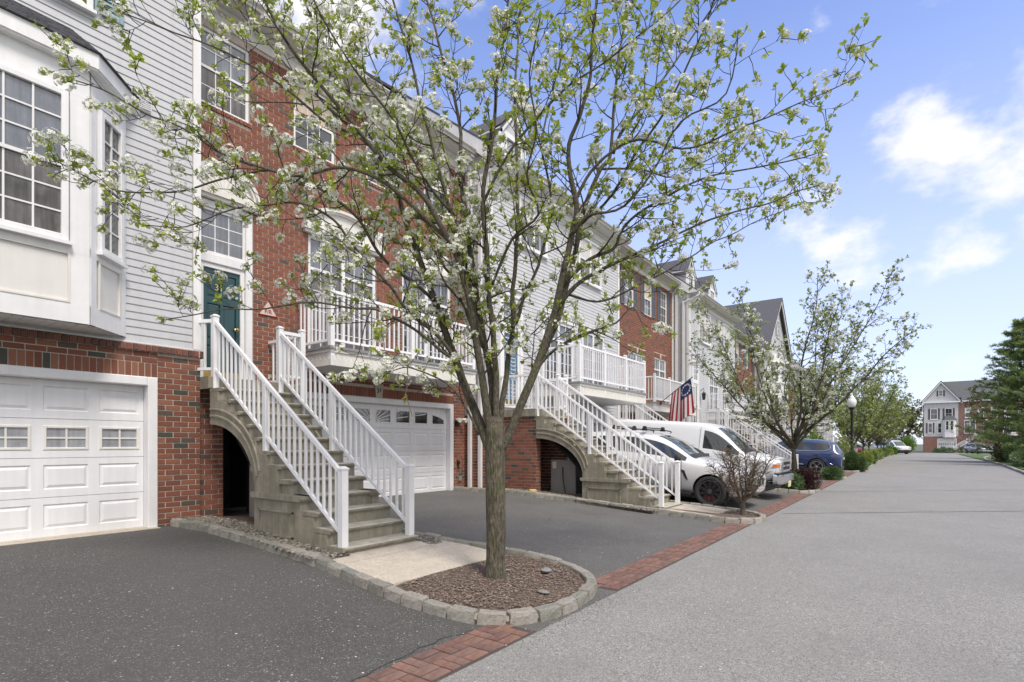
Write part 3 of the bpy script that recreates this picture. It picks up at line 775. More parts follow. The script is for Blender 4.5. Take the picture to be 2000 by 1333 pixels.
def garage_door(parent, x0, x1, z0, z1, y, cols=8, style='lites', trim=.13, ytrim=-.03):
    """four hinged sections with pressed panels, a row of small windows, and the white casing"""
    g = MB(); g.bbox(x0 - trim, x0, ytrim, y + .02, z0 - .02, z1 + trim, .012); g.bbox(x1, x1 + trim, ytrim, y + .02, z0 - .02, z1 + trim, .012); g.bbox(x0, x1, ytrim + .001, y + .02, z1, z1 + trim, .012)
    g.box(x0, x1, y + .01, y + .05, z0, z1)
    gd = g.build('garage_door', m_white, parent)
    h = (z1 - z0) / 4; w = (x1 - x0) / cols
    wrow = 2 if style == 'lites' else 3
    for r in range(4):
        za, zb = z0 + r * h + .003, z0 + (r + 1) * h - .003
        s = MB()
        ya = y - .02
        iz0, iz1 = za + h * .20, zb - h * .17
        winrow = (r == wrow)
        xs = [x0 + .004]
        cells = [(x0 + i * w + w * .10, x0 + (i + 1) * w - w * .10) for i in range(cols)]
        if winrow:
            holes_wall(s, x0 + .004, x1 - .004, za, zb, [(a, b, iz0, iz1) for a, b in cells], ya, .03)
        else:
            holes_wall(s, x0 + .004, x1 - .004, za, zb, [(a, b, iz0, iz1) for a, b in cells], ya, 0.)
            for a, b in cells:
                def ring(o, yy): return [(a + o, yy, iz0 + o), (b - o, yy, iz0 + o), (b - o, yy, iz1 - o), (a + o, yy, iz1 - o)]
                s.loft([ring(0, ya), ring(.012, ya + .013), ring(.022, ya + .013), ring(.055, ya + .0005)], caps=(0, 1))
        s.box(x0 + .004, x1 - .004, ya + .02, ya + .028, za, zb)
        s.face([(x0 + .004, ya, zb), (x1 - .004, ya, zb), (x1 - .004, ya + .02, zb), (x0 + .004, ya + .02, zb)]); s.face([(x1 - .004, ya, za), (x0 + .004, ya, za), (x0 + .004, ya + .02, za), (x1 - .004, ya + .02, za)])
        sec = s.build('door_section', m_door, gd)
        if winrow:
            for ci, (a, b) in enumerate(cells):
                f = MB(); t = .034
                f.bbox(a, a + t, ya - .012, ya + .02, iz0, iz1, .006); f.bbox(b - t, b, ya - .012, ya + .02, iz0, iz1, .006); f.bbox(a + t, b - t, ya - .011, ya + .02, iz0, iz0 + t, .006); f.bbox(a + t, b - t, ya - .011, ya + .02, iz1 - t, iz1, .006)
                cx, cz = (a + b) / 2, (iz0 + iz1) / 2
                if style == 'lites':
                    f.box(cx - .011, cx + .011, ya - .002, ya + .02, iz0 + t, iz1 - t); f.box(a + t, b - t, ya - .0005, ya + .02, cz - .011, cz + .011)
                elif style == 'sun':   # sunburst bars spreading from the middle pair of windows
                    half = cols / 2; k = ci - half + .5
                    ox, oz = x0 + (x1 - x0) / 2, iz0 + t
                    for ang in (8, 19, 32, 48, 66, 90, 114, 132, 148, 161, 172):
                        dx, dz = math.cos(R(ang)), math.sin(R(ang)); best = []
                        for q in range(41):
                            L = q * (x1 - x0) / 2 / 40; px, pz = ox + dx * L, oz + dz * L * .98
                            if a + t * .6 < px < b - t * .6 and pz < iz1 - t * .5: best.append((px, pz))
                        if len(best) > 1:
                            (pa, qa), (pb, qb) = best[0], best[-1]; nx, nz_ = -dz * .010, dx * .010
                            f.prism([(pa - nx, qa - nz_), (pb - nx, qb - nz_), (pb + nx, qb + nz_), (pa + nx, qa + nz_)], 'y', ya, ya + .018)
                    # the arch above the fan
                    hh = iz1 - iz0 - 2 * t; half_w = (x1 - x0) / 2
                    pts = []
                    for q in range(9):
                        px = a + t + (b - a - 2 * t) * q / 8; e = min(1, abs(px - ox) / half_w); pts.append((px, min(iz1 - t, iz0 + t + hh * 1.35 * math.sqrt(max(0, 1 - e * e)))))
                    if min(p[1] for p in pts) < iz1 - t - .01: f.prism([*pts, (b - t, iz1 - t + .001), (a + t, iz1 - t + .001)], 'y', ya + .001, ya + .017)
                else:
                    pass
                f.build('window_frame', m_cream if style == 'lites' else m_white, gd)
                p = MB(); p.box(a + .01, b - .01, ya + .012, ya + .018, iz0 + .01, iz1 - .01); p.build('door_pane', m_glass_c if style == 'lites' and ci != 1 else m_glass_d if style != 'lites' else m_glass_s, gd)
    return gd

RAILME = {}
def railing(parent, p0, p1, h=.92, post0=True, post1=True, gap=.125, mid=(), bw=.029, name='railing', low=.10, drop0=0., drop1=0., post_h=.07, n_posts=0):
    """top and bottom rail between two floor points, upright balusters, square posts with caps"""
    p0, p1 = Vector(p0), Vector(p1); d = p1 - p0; L = Vector((d.x, d.y, 0)).length
    a = math.atan2(d.y, d.x)
    # the railing hangs on its top rail: part 'railing' is an Empty only when it is a part of a staircase, else its pieces are sub-parts of the balcony
    if parent.type == 'EMPTY': ro = link(name, None, parent); ro.empty_display_size = .1
    else: ro = parent
    def bar(nm, z, hh, ww):
        rb = MB(); n = Vector((-d.y, d.x, 0)).normalized() * ww / 2
        r0 = [p0 + n + Vector((0, 0, z)), p0 - n + Vector((0, 0, z)), p0 - n * .8 + Vector((0, 0, z + hh)), p0 + n * .8 + Vector((0, 0, z + hh))]
        rb.loft([r0, [q + d for q in r0]], caps=(1, 1)); rb.build(nm, m_rail, ro)
    bar('top_rail', h - .055, .055, .055); bar('bottom_rail', low, .045, .045)
    nb = max(1, int(round(L / gap))); key = (round(h, 3), round(low, 3), bw)
    if key not in RAILME:
        b = MB(); b.box(-bw / 2, bw / 2, -bw / 2, bw / 2, low + .01, h - .03); RAILME[key] = b.mesh('baluster', m_rail)
    pw = .088
    pk = ('post', round(h, 3), post_h)
    if pk not in RAILME:
        b = MB(); b.box(-pw / 2, pw / 2, -pw / 2, pw / 2, -.3, h + post_h - .02)
        b.loft([[(x * (pw / 2 + .008), y * (pw / 2 + .008), h + post_h - .02) for x, y in ((-1, -1), (1, -1), (1, 1), (-1, 1))], [(x * (pw / 2 + .008), y * (pw / 2 + .008), h + post_h - .005) for x, y in ((-1, -1), (1, -1), (1, 1), (-1, 1))],
                [(x * .02, y * .02, h + post_h + .02) for x, y in ((-1, -1), (1, -1), (1, 1), (-1, 1))]], caps=(0, 1))
        RAILME[pk] = b.mesh('newel_post', m_rail)
    for i in range(1, nb):
        if any(abs(i / nb - t) < .4 / nb for t in mid): continue
        link('baluster', RAILME[key], ro, p0 + d * (i / nb), (0, 0, a))
    for f_, pt in ((post0, p0), (post1, p1)):
        if f_: link('newel_post', RAILME[pk], ro, pt, (0, 0, a))
    for t in mid:
        if 'mid' not in RAILME:
            b = MB(); b.box(-.032, .032, -.032, .032, -.16, h - .03); RAILME['mid'] = b.mesh('support_post', m_rail)
        link('support_post', RAILME['mid'], ro, p0 + d * t, (0, 0, a))
    return ro

def eave(parent, x0, x1, z, over=.42, y=0., slope=38, run=5.2, m=None, gutter=True, frieze=.32, dent=False, side=False, ends=(.0, .0)):
    """frieze, soffit, gutter and roof slopes above a facade"""
    b = MB(); b.box(x0, x1, y - .035, y + .03, z - frieze, z - .002); 
    b.box(x0, x1, y - .07, y - .036, z - .09, z - .003)
    b.build('frieze', m_cream, parent)
    s = MB(); s.box(x0 - ends[0], x1 + ends[1], y - over, y + .04, z, z + .03); s.build('soffit', m_soffit, parent)
    if gutter:
        g = MB(); g.prism([(y - over - .115, z + .135), (y - over - .115, z + .105), (y - over - .075, z + .06), (y - over - .06, z + .012), (y - over - .002, z + .012), (y - over - .002, z + .135), (y - over - .02, z + .135), (y - over - .03, z + .1), (y - over - .10, z + .11)], 'x', x0 - ends[0], x1 + ends[1]); g.build('gutter', m_gutter, parent)
    t = math.tan(R(slope)); r = MB(); ya, yb = y - over - .03, y + run; za = z + .10
    zr = za + (yb - ya) * t
    r.prism([(ya, za), (yb, zr), (yb + (yb - ya), za), (yb + (yb - ya), za - .06), (yb, zr - .1), (ya, za - .05)], 'x', x0 - ends[0] - .02, x1 + ends[1] + .02)
    r.build('roof', m or m_roof, parent)
    if dent:
        c = MB()
        n = int((x1 - x0) / .11)
        for i in range(n): c.box(x0 + i * .11 + .02, x0 + i * .11 + .075, y - .065, y - .034, z - .155, z - .10)
        c.build('dentils', m_cream, parent, kind='stuff')
    return za, t
def downspout(parent, x, y, z0, z1, out=.4):
    p = MB()
    for (a, b) in (((x, y - out, z1 + .02), (x, y - out, z1 - .14)), ((x, y - out, z1 - .12), (x, y - .06, z1 - .42)), ((x, y - .06, z1 - .40), (x, y - .06, z0 + .18)), ((x, y - .06, z0 + .2), (x, y - .22, z0 + .06))):
        p.tube([a, b], .052, 6)
    p.build('downspout', m_cream, parent)

def balcony(parent, x0, x1, y0, z, gap=.125, h=1.05, depth_wall=0., dent=True, ymid=(), side0=True, side1=True, single_dent=True, fz=.36):
    """deck with moulded fascia, dentils, soffit and railings; y0 = front edge (negative = out from the wall)"""
    b = MB(); b.box(x0 - .06, x1 + .06, y0 - .06, depth_wall - .002, z - .05, z)
    dk = b.build('balcony', m_deck, parent)
    f = MB()
    f.box(x0 - .03, x1 + .03, y0 - .03, depth_wall - .003, z - .11, z - .051); f.box(x0, x1, y0, depth_wall - .004, z - .24, z - .111)
    f.box(x0 - .02, x1 + .02, y0 - .02, depth_wall - .003, z - fz, z - .241)
    f.build('fascia', m_cream, dk)
    if dent:
        q = MB(); q.box(-.028, .028, -.02, .001, -.034, .034); me = q.mesh('dentil', m_cream)
        n = int((x1 - x0) / .12)
        ms = MB()
        for i in range(n + 1):
            xx = x0 + .03 + i * (x1 - x0 - .06) / n
            if single_dent: link('dentil', me, dk, (xx, y0 - .001, z - .205))
            else: ms.box(xx - .028, xx + .028, y0 - .021, y0 - .001, z - .24, z - .172)
        k = int(abs(y0 - depth_wall) / .12)
        for i in range(k):
            yy = y0 + .08 + i * .12
            if single_dent: link('dentil', me, dk, (x0 - .001, yy, z - .205), (0, 0, R(-90)))
            else: ms.box(x0 - .021, x0 - .001, yy - .028, yy + .028, z - .24, z - .172)
        if ms.v: ms.build('dentils', m_cream, dk, kind='stuff')
    s = MB(); s.box(x0 + .03, x1 - .03, y0 + .03, depth_wall - .01, z - fz - .012, z - fz); s.build('soffit', m_soffit, dk)
    n = max(1, int(round((x1 - x0) / 1.75)))
    for i in range(n):
        a, c = x0 + .03 + (x1 - x0 - .06) * i / n, x0 + .03 + (x1 - x0 - .06) * (i + 1) / n
        railing(dk, (a, y0 + .03, z), (c, y0 + .03, z), h, True, i == n - 1, gap)
    if side0: railing(dk, (x0 + .03, depth_wall - .05, z), (x0 + .03, y0 + .03, z), h, False, False, gap)
    if side1: railing(dk, (x1 - .03, depth_wall - .05, z), (x1 - .03, y0 + .03, z), h, False, False, gap)
    return dk

def staircase(label, x0, yf, zb, ytop_extra, land_d, n=13, w=1.2, z_rise=.1895, tread=.272, group=None, rail_left=.0, detail=True):
    """concrete flight climbing away from the street, with landing, arched side walls and white railings. local: x across, y up the flight"""
    t = thing('staircase', label, 'staircase', (x0, yf, zb), group=group)
    def nosed(y, z, xa=0., xb=None, d=None, side=.0):
        xb = w if xb is None else xb; d = d or tread
        s = MB()
        prof = [(y + .03, z), (y + .03, z + z_rise - .062), (y + .012, z + z_rise - .055), (y - .005, z + z_rise - .035), (y - .008, z + z_rise - .012), (y + .002, z + z_rise), (y + d + .035, z + z_rise), (y + d + .035, z)]
        s.prism(prof, 'x', xa + .02, xb - .02)
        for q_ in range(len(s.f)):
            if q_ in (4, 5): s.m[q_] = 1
        # side returns of the nosing
        for (a, b) in ((xa - .015, xa + .02), (xb - .02, xb + .015)):
            s.prism([(y - .005, z + z_rise - .055), (y - .008, z + z_rise - .012), (y + .002, z + z_rise - .001), (y + d + .03, z + z_rise - .001), (y + d + .03, z + z_rise - .055)], 'x', a, b)
        return s
    for i in range(n - 1):
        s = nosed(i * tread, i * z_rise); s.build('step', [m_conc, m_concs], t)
    yl = (n - 1) * tread; zl = (n - 1) * z_rise
    # landing slab
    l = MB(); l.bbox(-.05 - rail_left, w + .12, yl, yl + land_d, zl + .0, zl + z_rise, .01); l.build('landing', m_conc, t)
    if detail:
        # lower side block with recessed panel, moulded top
        for side, xa, xb in ((0, -.03, .10), (1, w - .10, w + .03)):
            bk = MB(); y0 = 3 * tread + .02; y1 = 3 * tread + 1.16; zt = 4 * z_rise
            # stepped lower wall
            for k in range(3): bk.box(xa + .012, xb - .012, k * tread + .035, y0, -.15, (k + 1) * z_rise - .063) if k == 0 else bk.box(xa + .012, xb - .012, k * tread + .035, y0, k * z_rise - .063, (k + 1) * z_rise - .063)
            bk.box(xa, xb, y0, y1, -.2, zt - .075)
            bk.prism([(y0 - .03, zt - .075), (y0 - .05, zt - .04), (y0 - .045, zt), (y1 + .04, zt), (y1 + .045, zt - .04), (y1 + .02, zt - .075)], 'x', xa - .035, xb + .035)
            bk.build('plinth', m_conc, t)
            xo = xa - .004 if side == 0 else xb + .004
            fr = MB()
            px0, px1, pz0, pz1 = y0 + .16, y1 - .14, zt - .56, zt - .22
            for (a, b, c, d) in ((px0, px1, pz0, pz0 + .02), (px0, px1, pz1 - .02, pz1), (px0, px0 + .02, pz0, pz1), (px1 - .02, px1, pz0, pz1)):
                fr.box(xa - .02, xb + .02, a, b, c, d)
            fr.build('panel_moulding', m_conc, t)
            # arched stringer
            st = MB(); yA = 3 * tread + .55; 
            up = []
            for k in range(3, n - 1):
                up += [(k * tread + .034, k * z_rise if k > 3 else zt), (k * tread + .034, (k + 1) * z_rise - .062)]
            up = [(max(a, yA), b) for a, b in up]
            up = [p for p in up if p[1] >= zt - .001]
            upper = [(yA, zt)] + [p for p in up if p[0] >= yA]
            upper.append((yl + .0, zl - .062 + 0)); upper.append((yl + .002, zl - .01))
            arc = []
            ya0, za0, ya1, za1 = y1 - .02, zt - .02, yl + .0, zl - .56
            for q in range(13):
                a = math.pi / 2 * q / 12
                arc.append((ya0 + (ya1 - ya0) * math.sin(a) ** 1.0 * 1.0 if False else ya0 + (ya1 - ya0) * (1 - math.cos(a)), za0 + (za1 - za0) * math.sin(a)))
            poly = upper + arc[::-1]
            st.prism(poly, 'x', xa, xb)
            st.build('stringer', m_conc, t)
            # curved mouldings along the arch
            for off in (.10, .23):
                mo = MB(); pts = []
                for q in range(1, 13):
                    a = math.pi / 2 * q / 12
                    pts.append((0, ya0 - off * .6 + (ya1 - ya0 + off * .6 - .02) * (1 - math.cos(a)), za0 + off * .55 + .05 + (za1 - za0 + off * .25) * math.sin(a)))
                mo.tube([(xa - .002, p[1], p[2]) for p in pts], .02, 5); mo.build('moulding', m_conc, t)
        un = MB()  # sloping underside
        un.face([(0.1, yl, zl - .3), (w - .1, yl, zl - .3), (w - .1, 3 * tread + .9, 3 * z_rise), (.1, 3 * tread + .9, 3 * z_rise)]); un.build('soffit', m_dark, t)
    else:
        bk = MB(); bk.prism([(.04, -.2), (yl, -.2), (yl, zl)] + [p for k in range(n - 2, -1, -1) for p in ((k * tread + .04, (k + 1) * z_rise - .06), (k * tread + .04, k * z_rise - .06))], 'x', .01, w - .01); bk.build('side_wall', m_conc, t)
    # railings
    for xr in (.06, w - .06):
        railing(t, (xr, .09, z_rise), (xr, yl + .03, zl + z_rise), .90, True, True, .13, mid=(.54,), low=.11, post_h=.055)
    zt2 = zl + z_rise
    return t, yl, zt2
# ------------------------------------------------------------------ the row of townhouses
YS, YB = 9.05, 9.9            # facade planes: siding houses stand forward of the brick ones
def core(h, w, depth, z1, holes, y=0., m=None, reveal=.1, z0=.0):
    b = MB(); holes_wall(b, 0, w, z0, z1, holes, 0., reveal)
    b.face([(0, 0, z0), (0, 0, z1), (0, depth, z1), (0, depth, z0)]); b.face([(w, 0, z1), (w, 0, z0), (w, depth, z0), (w, depth, z1)]); b.face([(w, depth, z0), (0, depth, z0), (0, depth, z1), (w, depth, z1)])
    return b.build('wall', m or m_mortar, h)
def corner_board(h, x, z0, z1, y=0., w=.10, M=None):
    b = MB(); b.box(x - w, x, y - .035, y + .02, z0, z1); b.box(x, x + .012, y - .035, y + .10, z0, z1)
    if M is not None: b.xf(M)
    b.build('corner_board', m_white, h)
def entry_door(h, x0, x1, z0, z1, ztr, y, m, digits=None, trim=.13):
    """panelled door in a cased opening, transom light above, storm door frame"""
    f = MB()
    f.bbox(x0 - trim, x0, y - .07, y + .06, z0 - .02, ztr + trim, .012); f.bbox(x1, x1 + trim, y - .07, y + .06, z0 - .02, ztr + trim, .012)
    f.bbox(x0, x1, y - .065, y + .06, ztr, ztr + trim, .01); f.bbox(x0, x1, y - .06, y + .06, z1, z1 + .16, .01); f.box(x0, x1, y - .04, y + .06, z0 - .04, z0)
    fo = f.build('door_casing', m_white, h)
    s = MB(); t = .085
    s.bbox(x0 + .005, x0 + t, y - .03, y + .02, z0, z1, .006); s.bbox(x1 - t, x1 - .005, y - .03, y + .02, z0, z1, .006); s.bbox(x0 + t, x1 - t, y - .029, y + .02, z1 - t, z1, .006); s.bbox(x0 + t, x1 - t, y - .029, y + .02, z0, z0 + .05, .006)
    s.build('storm_frame', m_white, fo)
    d = MB(); holes = []
    a, b = x0 + t, x1 - t; w = (b - a)
    for r, (c, e) in enumerate(((.10, .30), (.36, .66), (.72, .92))):
        for k in (0, 1): holes.append((a + w * (.10 + .44 * k), a + w * (.46 + .44 * k), z0 + (z1 - z0) * c, z0 + (z1 - z0) * e))
    holes_wall(d, a, b, z0, z1, holes, y, .02)
    for q in holes: d.loft([[(q[0], y + .02, q[2]), (q[1], y + .02, q[2]), (q[1], y + .02, q[3]), (q[0], y + .02, q[3])], [(q[0] + .04, y + .006, q[2] + .04), (q[1] - .04, y + .006, q[2] + .04), (q[1] - .04, y + .006, q[3] - .04), (q[0] + .04, y + .006, q[3] - .04)]], caps=(0, 1))
    do = d.build('door', m, h)
    k = MB(); k.box(a + .01, b - .01, y - .008, y - .001, z0 + .02, z0 + .16); k.build('kick_plate', m_brass, do)
    k = MB(); k.lathe([(.0, 0), (.03, 0), (.03, .01), (.012, .02), (.012, .04), (.03, .055), (.03, .075), (.0, .085)], 10); k.xf(Matrix.Translation((b - .07, y, z0 + .95)) @ Matrix.Rotation(R(90), 4, 'X')); k.lathe([(.0, 0), (.026, 0), (.026, .02), (.0, .022)], 10, (0, 0, 0))
    k.build('handle', m_brass, do)
    # transom
    if ztr - z1 > .4:
        window(h, x0, x1, z1 + .16, ztr, y + .0, 3, 3, 1, .045, m_glass_b, proud=.04, sill=False)
    if digits:
        text('house_number', digits, .16, m_gold, do, (a + w * .42, y - .004, z0 + (z1 - z0) * .80))
    return fo
def pediment(h, x0, x1, z0, rise, y, fan=True, band=.10, flat=.0, deep=.06):
    """arched head with mouldings; fan = spreading ribs"""
    cx, hw = (x0 + x1) / 2, (x1 - x0) / 2; N = 20
    def arc(hw_, rs, zb): return [(cx - hw_ * math.cos(math.pi * i / N), zb + rs * math.sin(math.pi * i / N)) for i in range(N + 1)]
    b = MB(); b.prism(arc(hw, rise, z0), 'y', y - deep * .5, y + .02)
    o = b.build('pediment', m_cream, h)
    e = MB(); 
    for k, (t, d) in enumerate(((1.0, deep + .05), (.93, deep + .02))):
        out_, in_ = arc(hw * t + .02 * (1 - k), rise * t + .02, z0), arc(hw * (t - .065), rise * (t - .075), z0)
        for i in range(N): e.loft([[(p[0], yy, p[1]) for p in (out_[i], out_[i + 1], in_[i + 1], in_[i])] for yy in (y - d, y)], caps=(1, 0))
    e.box(x0 - .05, x1 + .05, y - deep - .06, y + .02, z0 - band, z0 - .002); e.box(x0 - .02, x1 + .02, y - deep - .02, y + .02, z0 - band * 1.6, z0 - band)
    e.build('arch_moulding', m_cream, o)
    if fan:
        q = MB()
        for i in range(1, 12):
            a = math.pi * i / 12; d = Vector((-math.cos(a) * hw, math.sin(a) * rise)); n = Vector((-d.y, d.x)).normalized() * .007
            s, t = d * .16, d * .84
            q.prism([(cx + s.x - n.x, z0 + s.y - n.y), (cx + t.x - n.x * 1.6, z0 + t.y - n.y * 1.6), (cx + t.x + n.x * 1.6, z0 + t.y + n.y * 1.6), (cx + s.x + n.x, z0 + s.y + n.y)], 'y', y - deep * .5 - .012, y - deep * .5 + .003)
        q.build('fan_rib', m_beige, o)
    return o
def shutters(h, x0, x1, z0, z1, m, w=.33, y=-.02, sides=(1, 1)):
    for s_, xa in ((sides[0], x0 - w - .02), (sides[1], x1 + .02)):
        if not s_: continue
        b = MB(); b.bbox(xa, xa + .05, y - .035, y + .01, z0, z1); b.bbox(xa + w - .05, xa + w, y - .035, y + .01, z0, z1)
        zm = (z0 + z1) / 2
        for c in (z0, zm - .03, z1 - .06): b.bbox(xa + .05, xa + w - .05, y - .034, y + .01, c, c + .06)
        b.box(xa + .05, xa + w - .05, y - .008, y + .01, z0, z1)
        so = b.build('shutter', m, h)
        n = int((z1 - z0) / .062); l = MB()
        for i in range(n):
            c = z0 + .06 + i * (z1 - z0 - .12) / n; l.prism([(y - .028, c), (y - .008, c + .045), (y - .004, c + .045), (y - .024, c)], 'x', xa + .05, xa + w - .05)
        l.build('louvres', m, so, kind='stuff')

# ---- A: grey siding house with the bay window, nearest
A = thing('townhouse', 'pale grey siding townhouse with big white bay window above panelled garage', 'townhouse', (-3.5, YS, 0))
ax = lambda X: X + 3.5
wA = 7.45
gx0, gx1 = ax(-1.66), ax(3.22)
wall_a = core(A, wA, 10, 9.2, [(gx0 - .13, gx1 + .13, .0, 2.55)], m=m_mortar, reveal=.16)
br = Bricks(A, (-3.5, YS, 0), m_brick_o, m_brick_i, 300)
ghole = [(gx0 - .13, gx1 + .13, -1, 2.555)]
br.run(gx1 + .135, wA, .22, 2.92, ghole)                # pier beside the door
br.run(0, gx0 - .135, .22, 2.92, ghole)
br.soldier(gx0 - .13, gx1 + .13, 2.562, 2.762)
br.run(gx0 - .13, gx1 + .13, 2.775, 2.93)
br.done()
cp = MB(); n = int(wA / .0815)
capm = MB(); capm.loft([[(0, .02, 0), (.07, .02, 0), (.07, .02, .112), (0, .02, .112)], [(0, -.05, -.006), (.07, -.05, -.006), (.07, -.05, .086), (0, -.05, .086)], [(.006, -.058, 0), (.064, -.058, 0), (.064, -.058, .078), (.006, -.058, .078)]], caps=(0, 1))
cme = capm.mesh('cap_brick', m_cap)
for i in range(n):
    if i * .0815 > 2.4: link('cap_brick', cme, A, (i * .0815 + .005, 0, 2.935 + rnd.uniform(-.002, .002)))
cj = MB(); cj.box(0, wA + .0, -.03, .05, 2.925, 3.035); cj.build('cap_mortar', m_mortar, A)
c2 = MB(); c2.box(wA - .01, wA + .06, -.05, .3, 2.93, 3.03); c2.build('cap_end', m_cap, A)
garage_door(A, gx0, gx1, .35, 2.43, .15, 8, 'lites')
sl = MB(); sl.box(gx0 - .13, gx1 + .12, .0, .3, .25, .352); sl.box(gx0 - .13, gx1 + .12, -.16, .0, .25, .347); sl.build('garage_sill', m_slab, A)
siding(A, 0, wA - .12, 3.05, 9.0, m_siding, -.002)
corner_board(A, wA - .01, 3.05, 9.0)
fl = MB(); fl.box(0, wA, -.03, .01, 3.036, 3.052); fl.build('flashing', m_white, A)
window(A, ax(1.45), ax(2.55), 7.48, 9.0, -.02, 3, 2, 2, .075, m_glass_b)
shutters(A, ax(1.45), ax(2.55), 7.5, 9.0, m_shutter_t, .34, sides=(1, 1))
window(A, ax(-.9), ax(.2), 7.48, 9.0, -.02, 3, 2, 2, .075, m_glass_b)
eave(A, 0, wA, 9.3, m=m_roof)
# louvred vent
v = MB(); v.box(ax(3.03), ax(3.25), -.06, .0, 6.42, 6.66); v.box(ax(3.015), ax(3.265), -.035, .0, 6.41, 6.69); vo = v.build('vent', m_white, A)
v = MB()
for i in range(8): v.box(ax(3.04), ax(3.24), -.085, -.055, 6.44 + i * .027, 6.45 + i * .027)
for i in range(9): v.box(ax(3.04) + i * .024, ax(3.045) + i * .024, -.08, -.056, 6.44, 6.65)
v.build('vent_grille', m_white, vo)
# bay window
bd = .56; bxl, bxr, bz0, bz1 = ax(-.55), ax(2.92), 3.10, 6.33
bay = MB(); bay.prism([(bxl, 0), (bxl + bd, -bd), (bxr - bd, -bd), (bxr, 0)], 'z', bz0, bz1); bo = bay.build('bay', m_white, A)
sf = MB()
for i in range(34):
    xx = bxl + i * .104; 
    if xx + .1 < bxr: 
        d0 = min(bd, xx - bxl + .02, bxr - xx - .10) - .02
        if d0 > .02: sf.box(xx, xx + .098, -d0, -.0, bz0 - .014, bz0 - .002)
sf.build('bay_soffit', m_soffit, bo, kind='stuff')
def bay_face(M, L, win, pan, post=.17, cols=3, glass=None, upper=None):
    t = MB()
    t.box(0, L, -.03, .01, bz0, bz0 + .24); t.box(0, L, -.03, .01, 3.97, 4.08); t.box(0, L, -.03, .01, 5.96, bz1 - .001); t.box(0, post, -.029, .01, bz0, bz1 - .002); t.box(L - post, L, -.029, .01, bz0, bz1 - .002)
    t.xf(M); t.build('bay_trim', m_white, bo)
    for (a, b) in pan:
        f = MB(); f.box(a, b, -.012, .01, bz0 + .24, 3.97); f.xf(M); f.build('bay_panel', m_beige, bo)
        f = MB()
        for (c, d, e, g) in ((a, a + .022, bz0 + .24, 3.97), (b - .022, b, bz0 + .24, 3.97), (a + .022, b - .022, bz0 + .24, bz0 + .262), (a + .022, b - .022, 3.945, 3.97)): f.box(c, d, -.038, -.004, e, g)
        f.xf(M); f.build('panel_bead', m_cream, bo)
    for (a, b) in win: window(bo, a, b, 4.09, 5.95, -.025, cols, 3, 2, .075, glass or m_glass_s, M=M, upper=upper, mw=.02)
Lf = (bxr - bxl) - 2 * bd
bay_face(rot_m(bxl + bd, -bd, 0), Lf, [(.30, 1.17), (1.19, Lf - .22)], [(.2, 1.1), (1.2, Lf - .2)], .2, 3, m_glass_s, m_glass_b)
bay_face(rot_m(bxr - bd, -bd, R(45)), bd * 1.414, [(.14, bd * 1.414 - .12)], [(.17, bd * 1.414 - .14)], .11, 2, m_glass_s, m_glass_s)
bay_face(rot_m(bxl, 0, R(-45)), bd * 1.414, [(.14, bd * 1.414 - .12)], [(.17, bd * 1.414 - .14)], .11, 2)
cv = MB()
def off_poly(o): return [(bxl - o * 1.4, 0), (bxl + bd - o * .41, -bd - o), (bxr - bd + o * .41, -bd - o), (bxr + o * 1.4, 0)]
cv.loft([[(x, y, z) for x, y in off_poly(o)] for o, z in ((.05, 6.32), (.13, 6.322), (.13, 6.34), (.15, 6.345), (.15, 6.53), (.02, 6.54))], caps=(1, 1)); cv.build('bay_fascia', m_white, bo)
rf = MB(); zr0, zr1 = 6.535, 7.12
P0 = [(x, y, zr0) for x, y in off_poly(.18)]; P1 = [(bxl + .62, -.005, zr1), (bxl + .62, -.006, zr1), (bxr - .62, -.006, zr1), (bxr - .62, -.005, zr1)]
rf.loft([P0, P1], caps=(1, 0)); rfo = rf.build('bay_roof', m_shingle, bo)
sh = MB()
nr = 8
for i in range(nr):                      # courses of shingle tabs on the front slope and the far hip
    t0, t1 = i / nr, (i + 1.12) / nr
    def L2(a, b, t): return Vector(a).lerp(Vector(b), min(t, 1))
    for (ka, kb, cnt) in ((1, 2, 13), (2, 3, 5)):
        a0, b0, a1, b1 = L2(P0[ka], P1[ka], t0), L2(P0[kb], P1[kb], t0), L2(P0[ka], P1[ka], t1), L2(P0[kb], P1[kb], t1)
        nrm = (b0 - a0).cross(a1 - a0)
        if nrm.length < 1e-6: continue
        nrm.normalize(); lift = nrm * .012
        if lift.z < 0: lift = -lift
        off = rnd.random() * .9
        for k in range(-1, cnt + 1):
            u0, u1 = max(0, (k + off) / cnt), min(1, (k + 1 + off) / cnt - .006)
            if u1 <= u0: continue
            p, q, r_, s_ = a0.lerp(b0, u0) + lift, a0.lerp(b0, u1) + lift, a1.lerp(b1, u1) + lift * .3, a1.lerp(b1, u0) + lift * .3
            sh.face([p, q, r_, s_]); sh.face([p - lift, q - lift, q, p]); sh.face([q - lift, q, r_, r_ - lift * .3]); sh.face([p, p - lift, s_ - lift * .3, s_])
sh.build('shingles', m_shingle_o, rfo, kind='stuff')

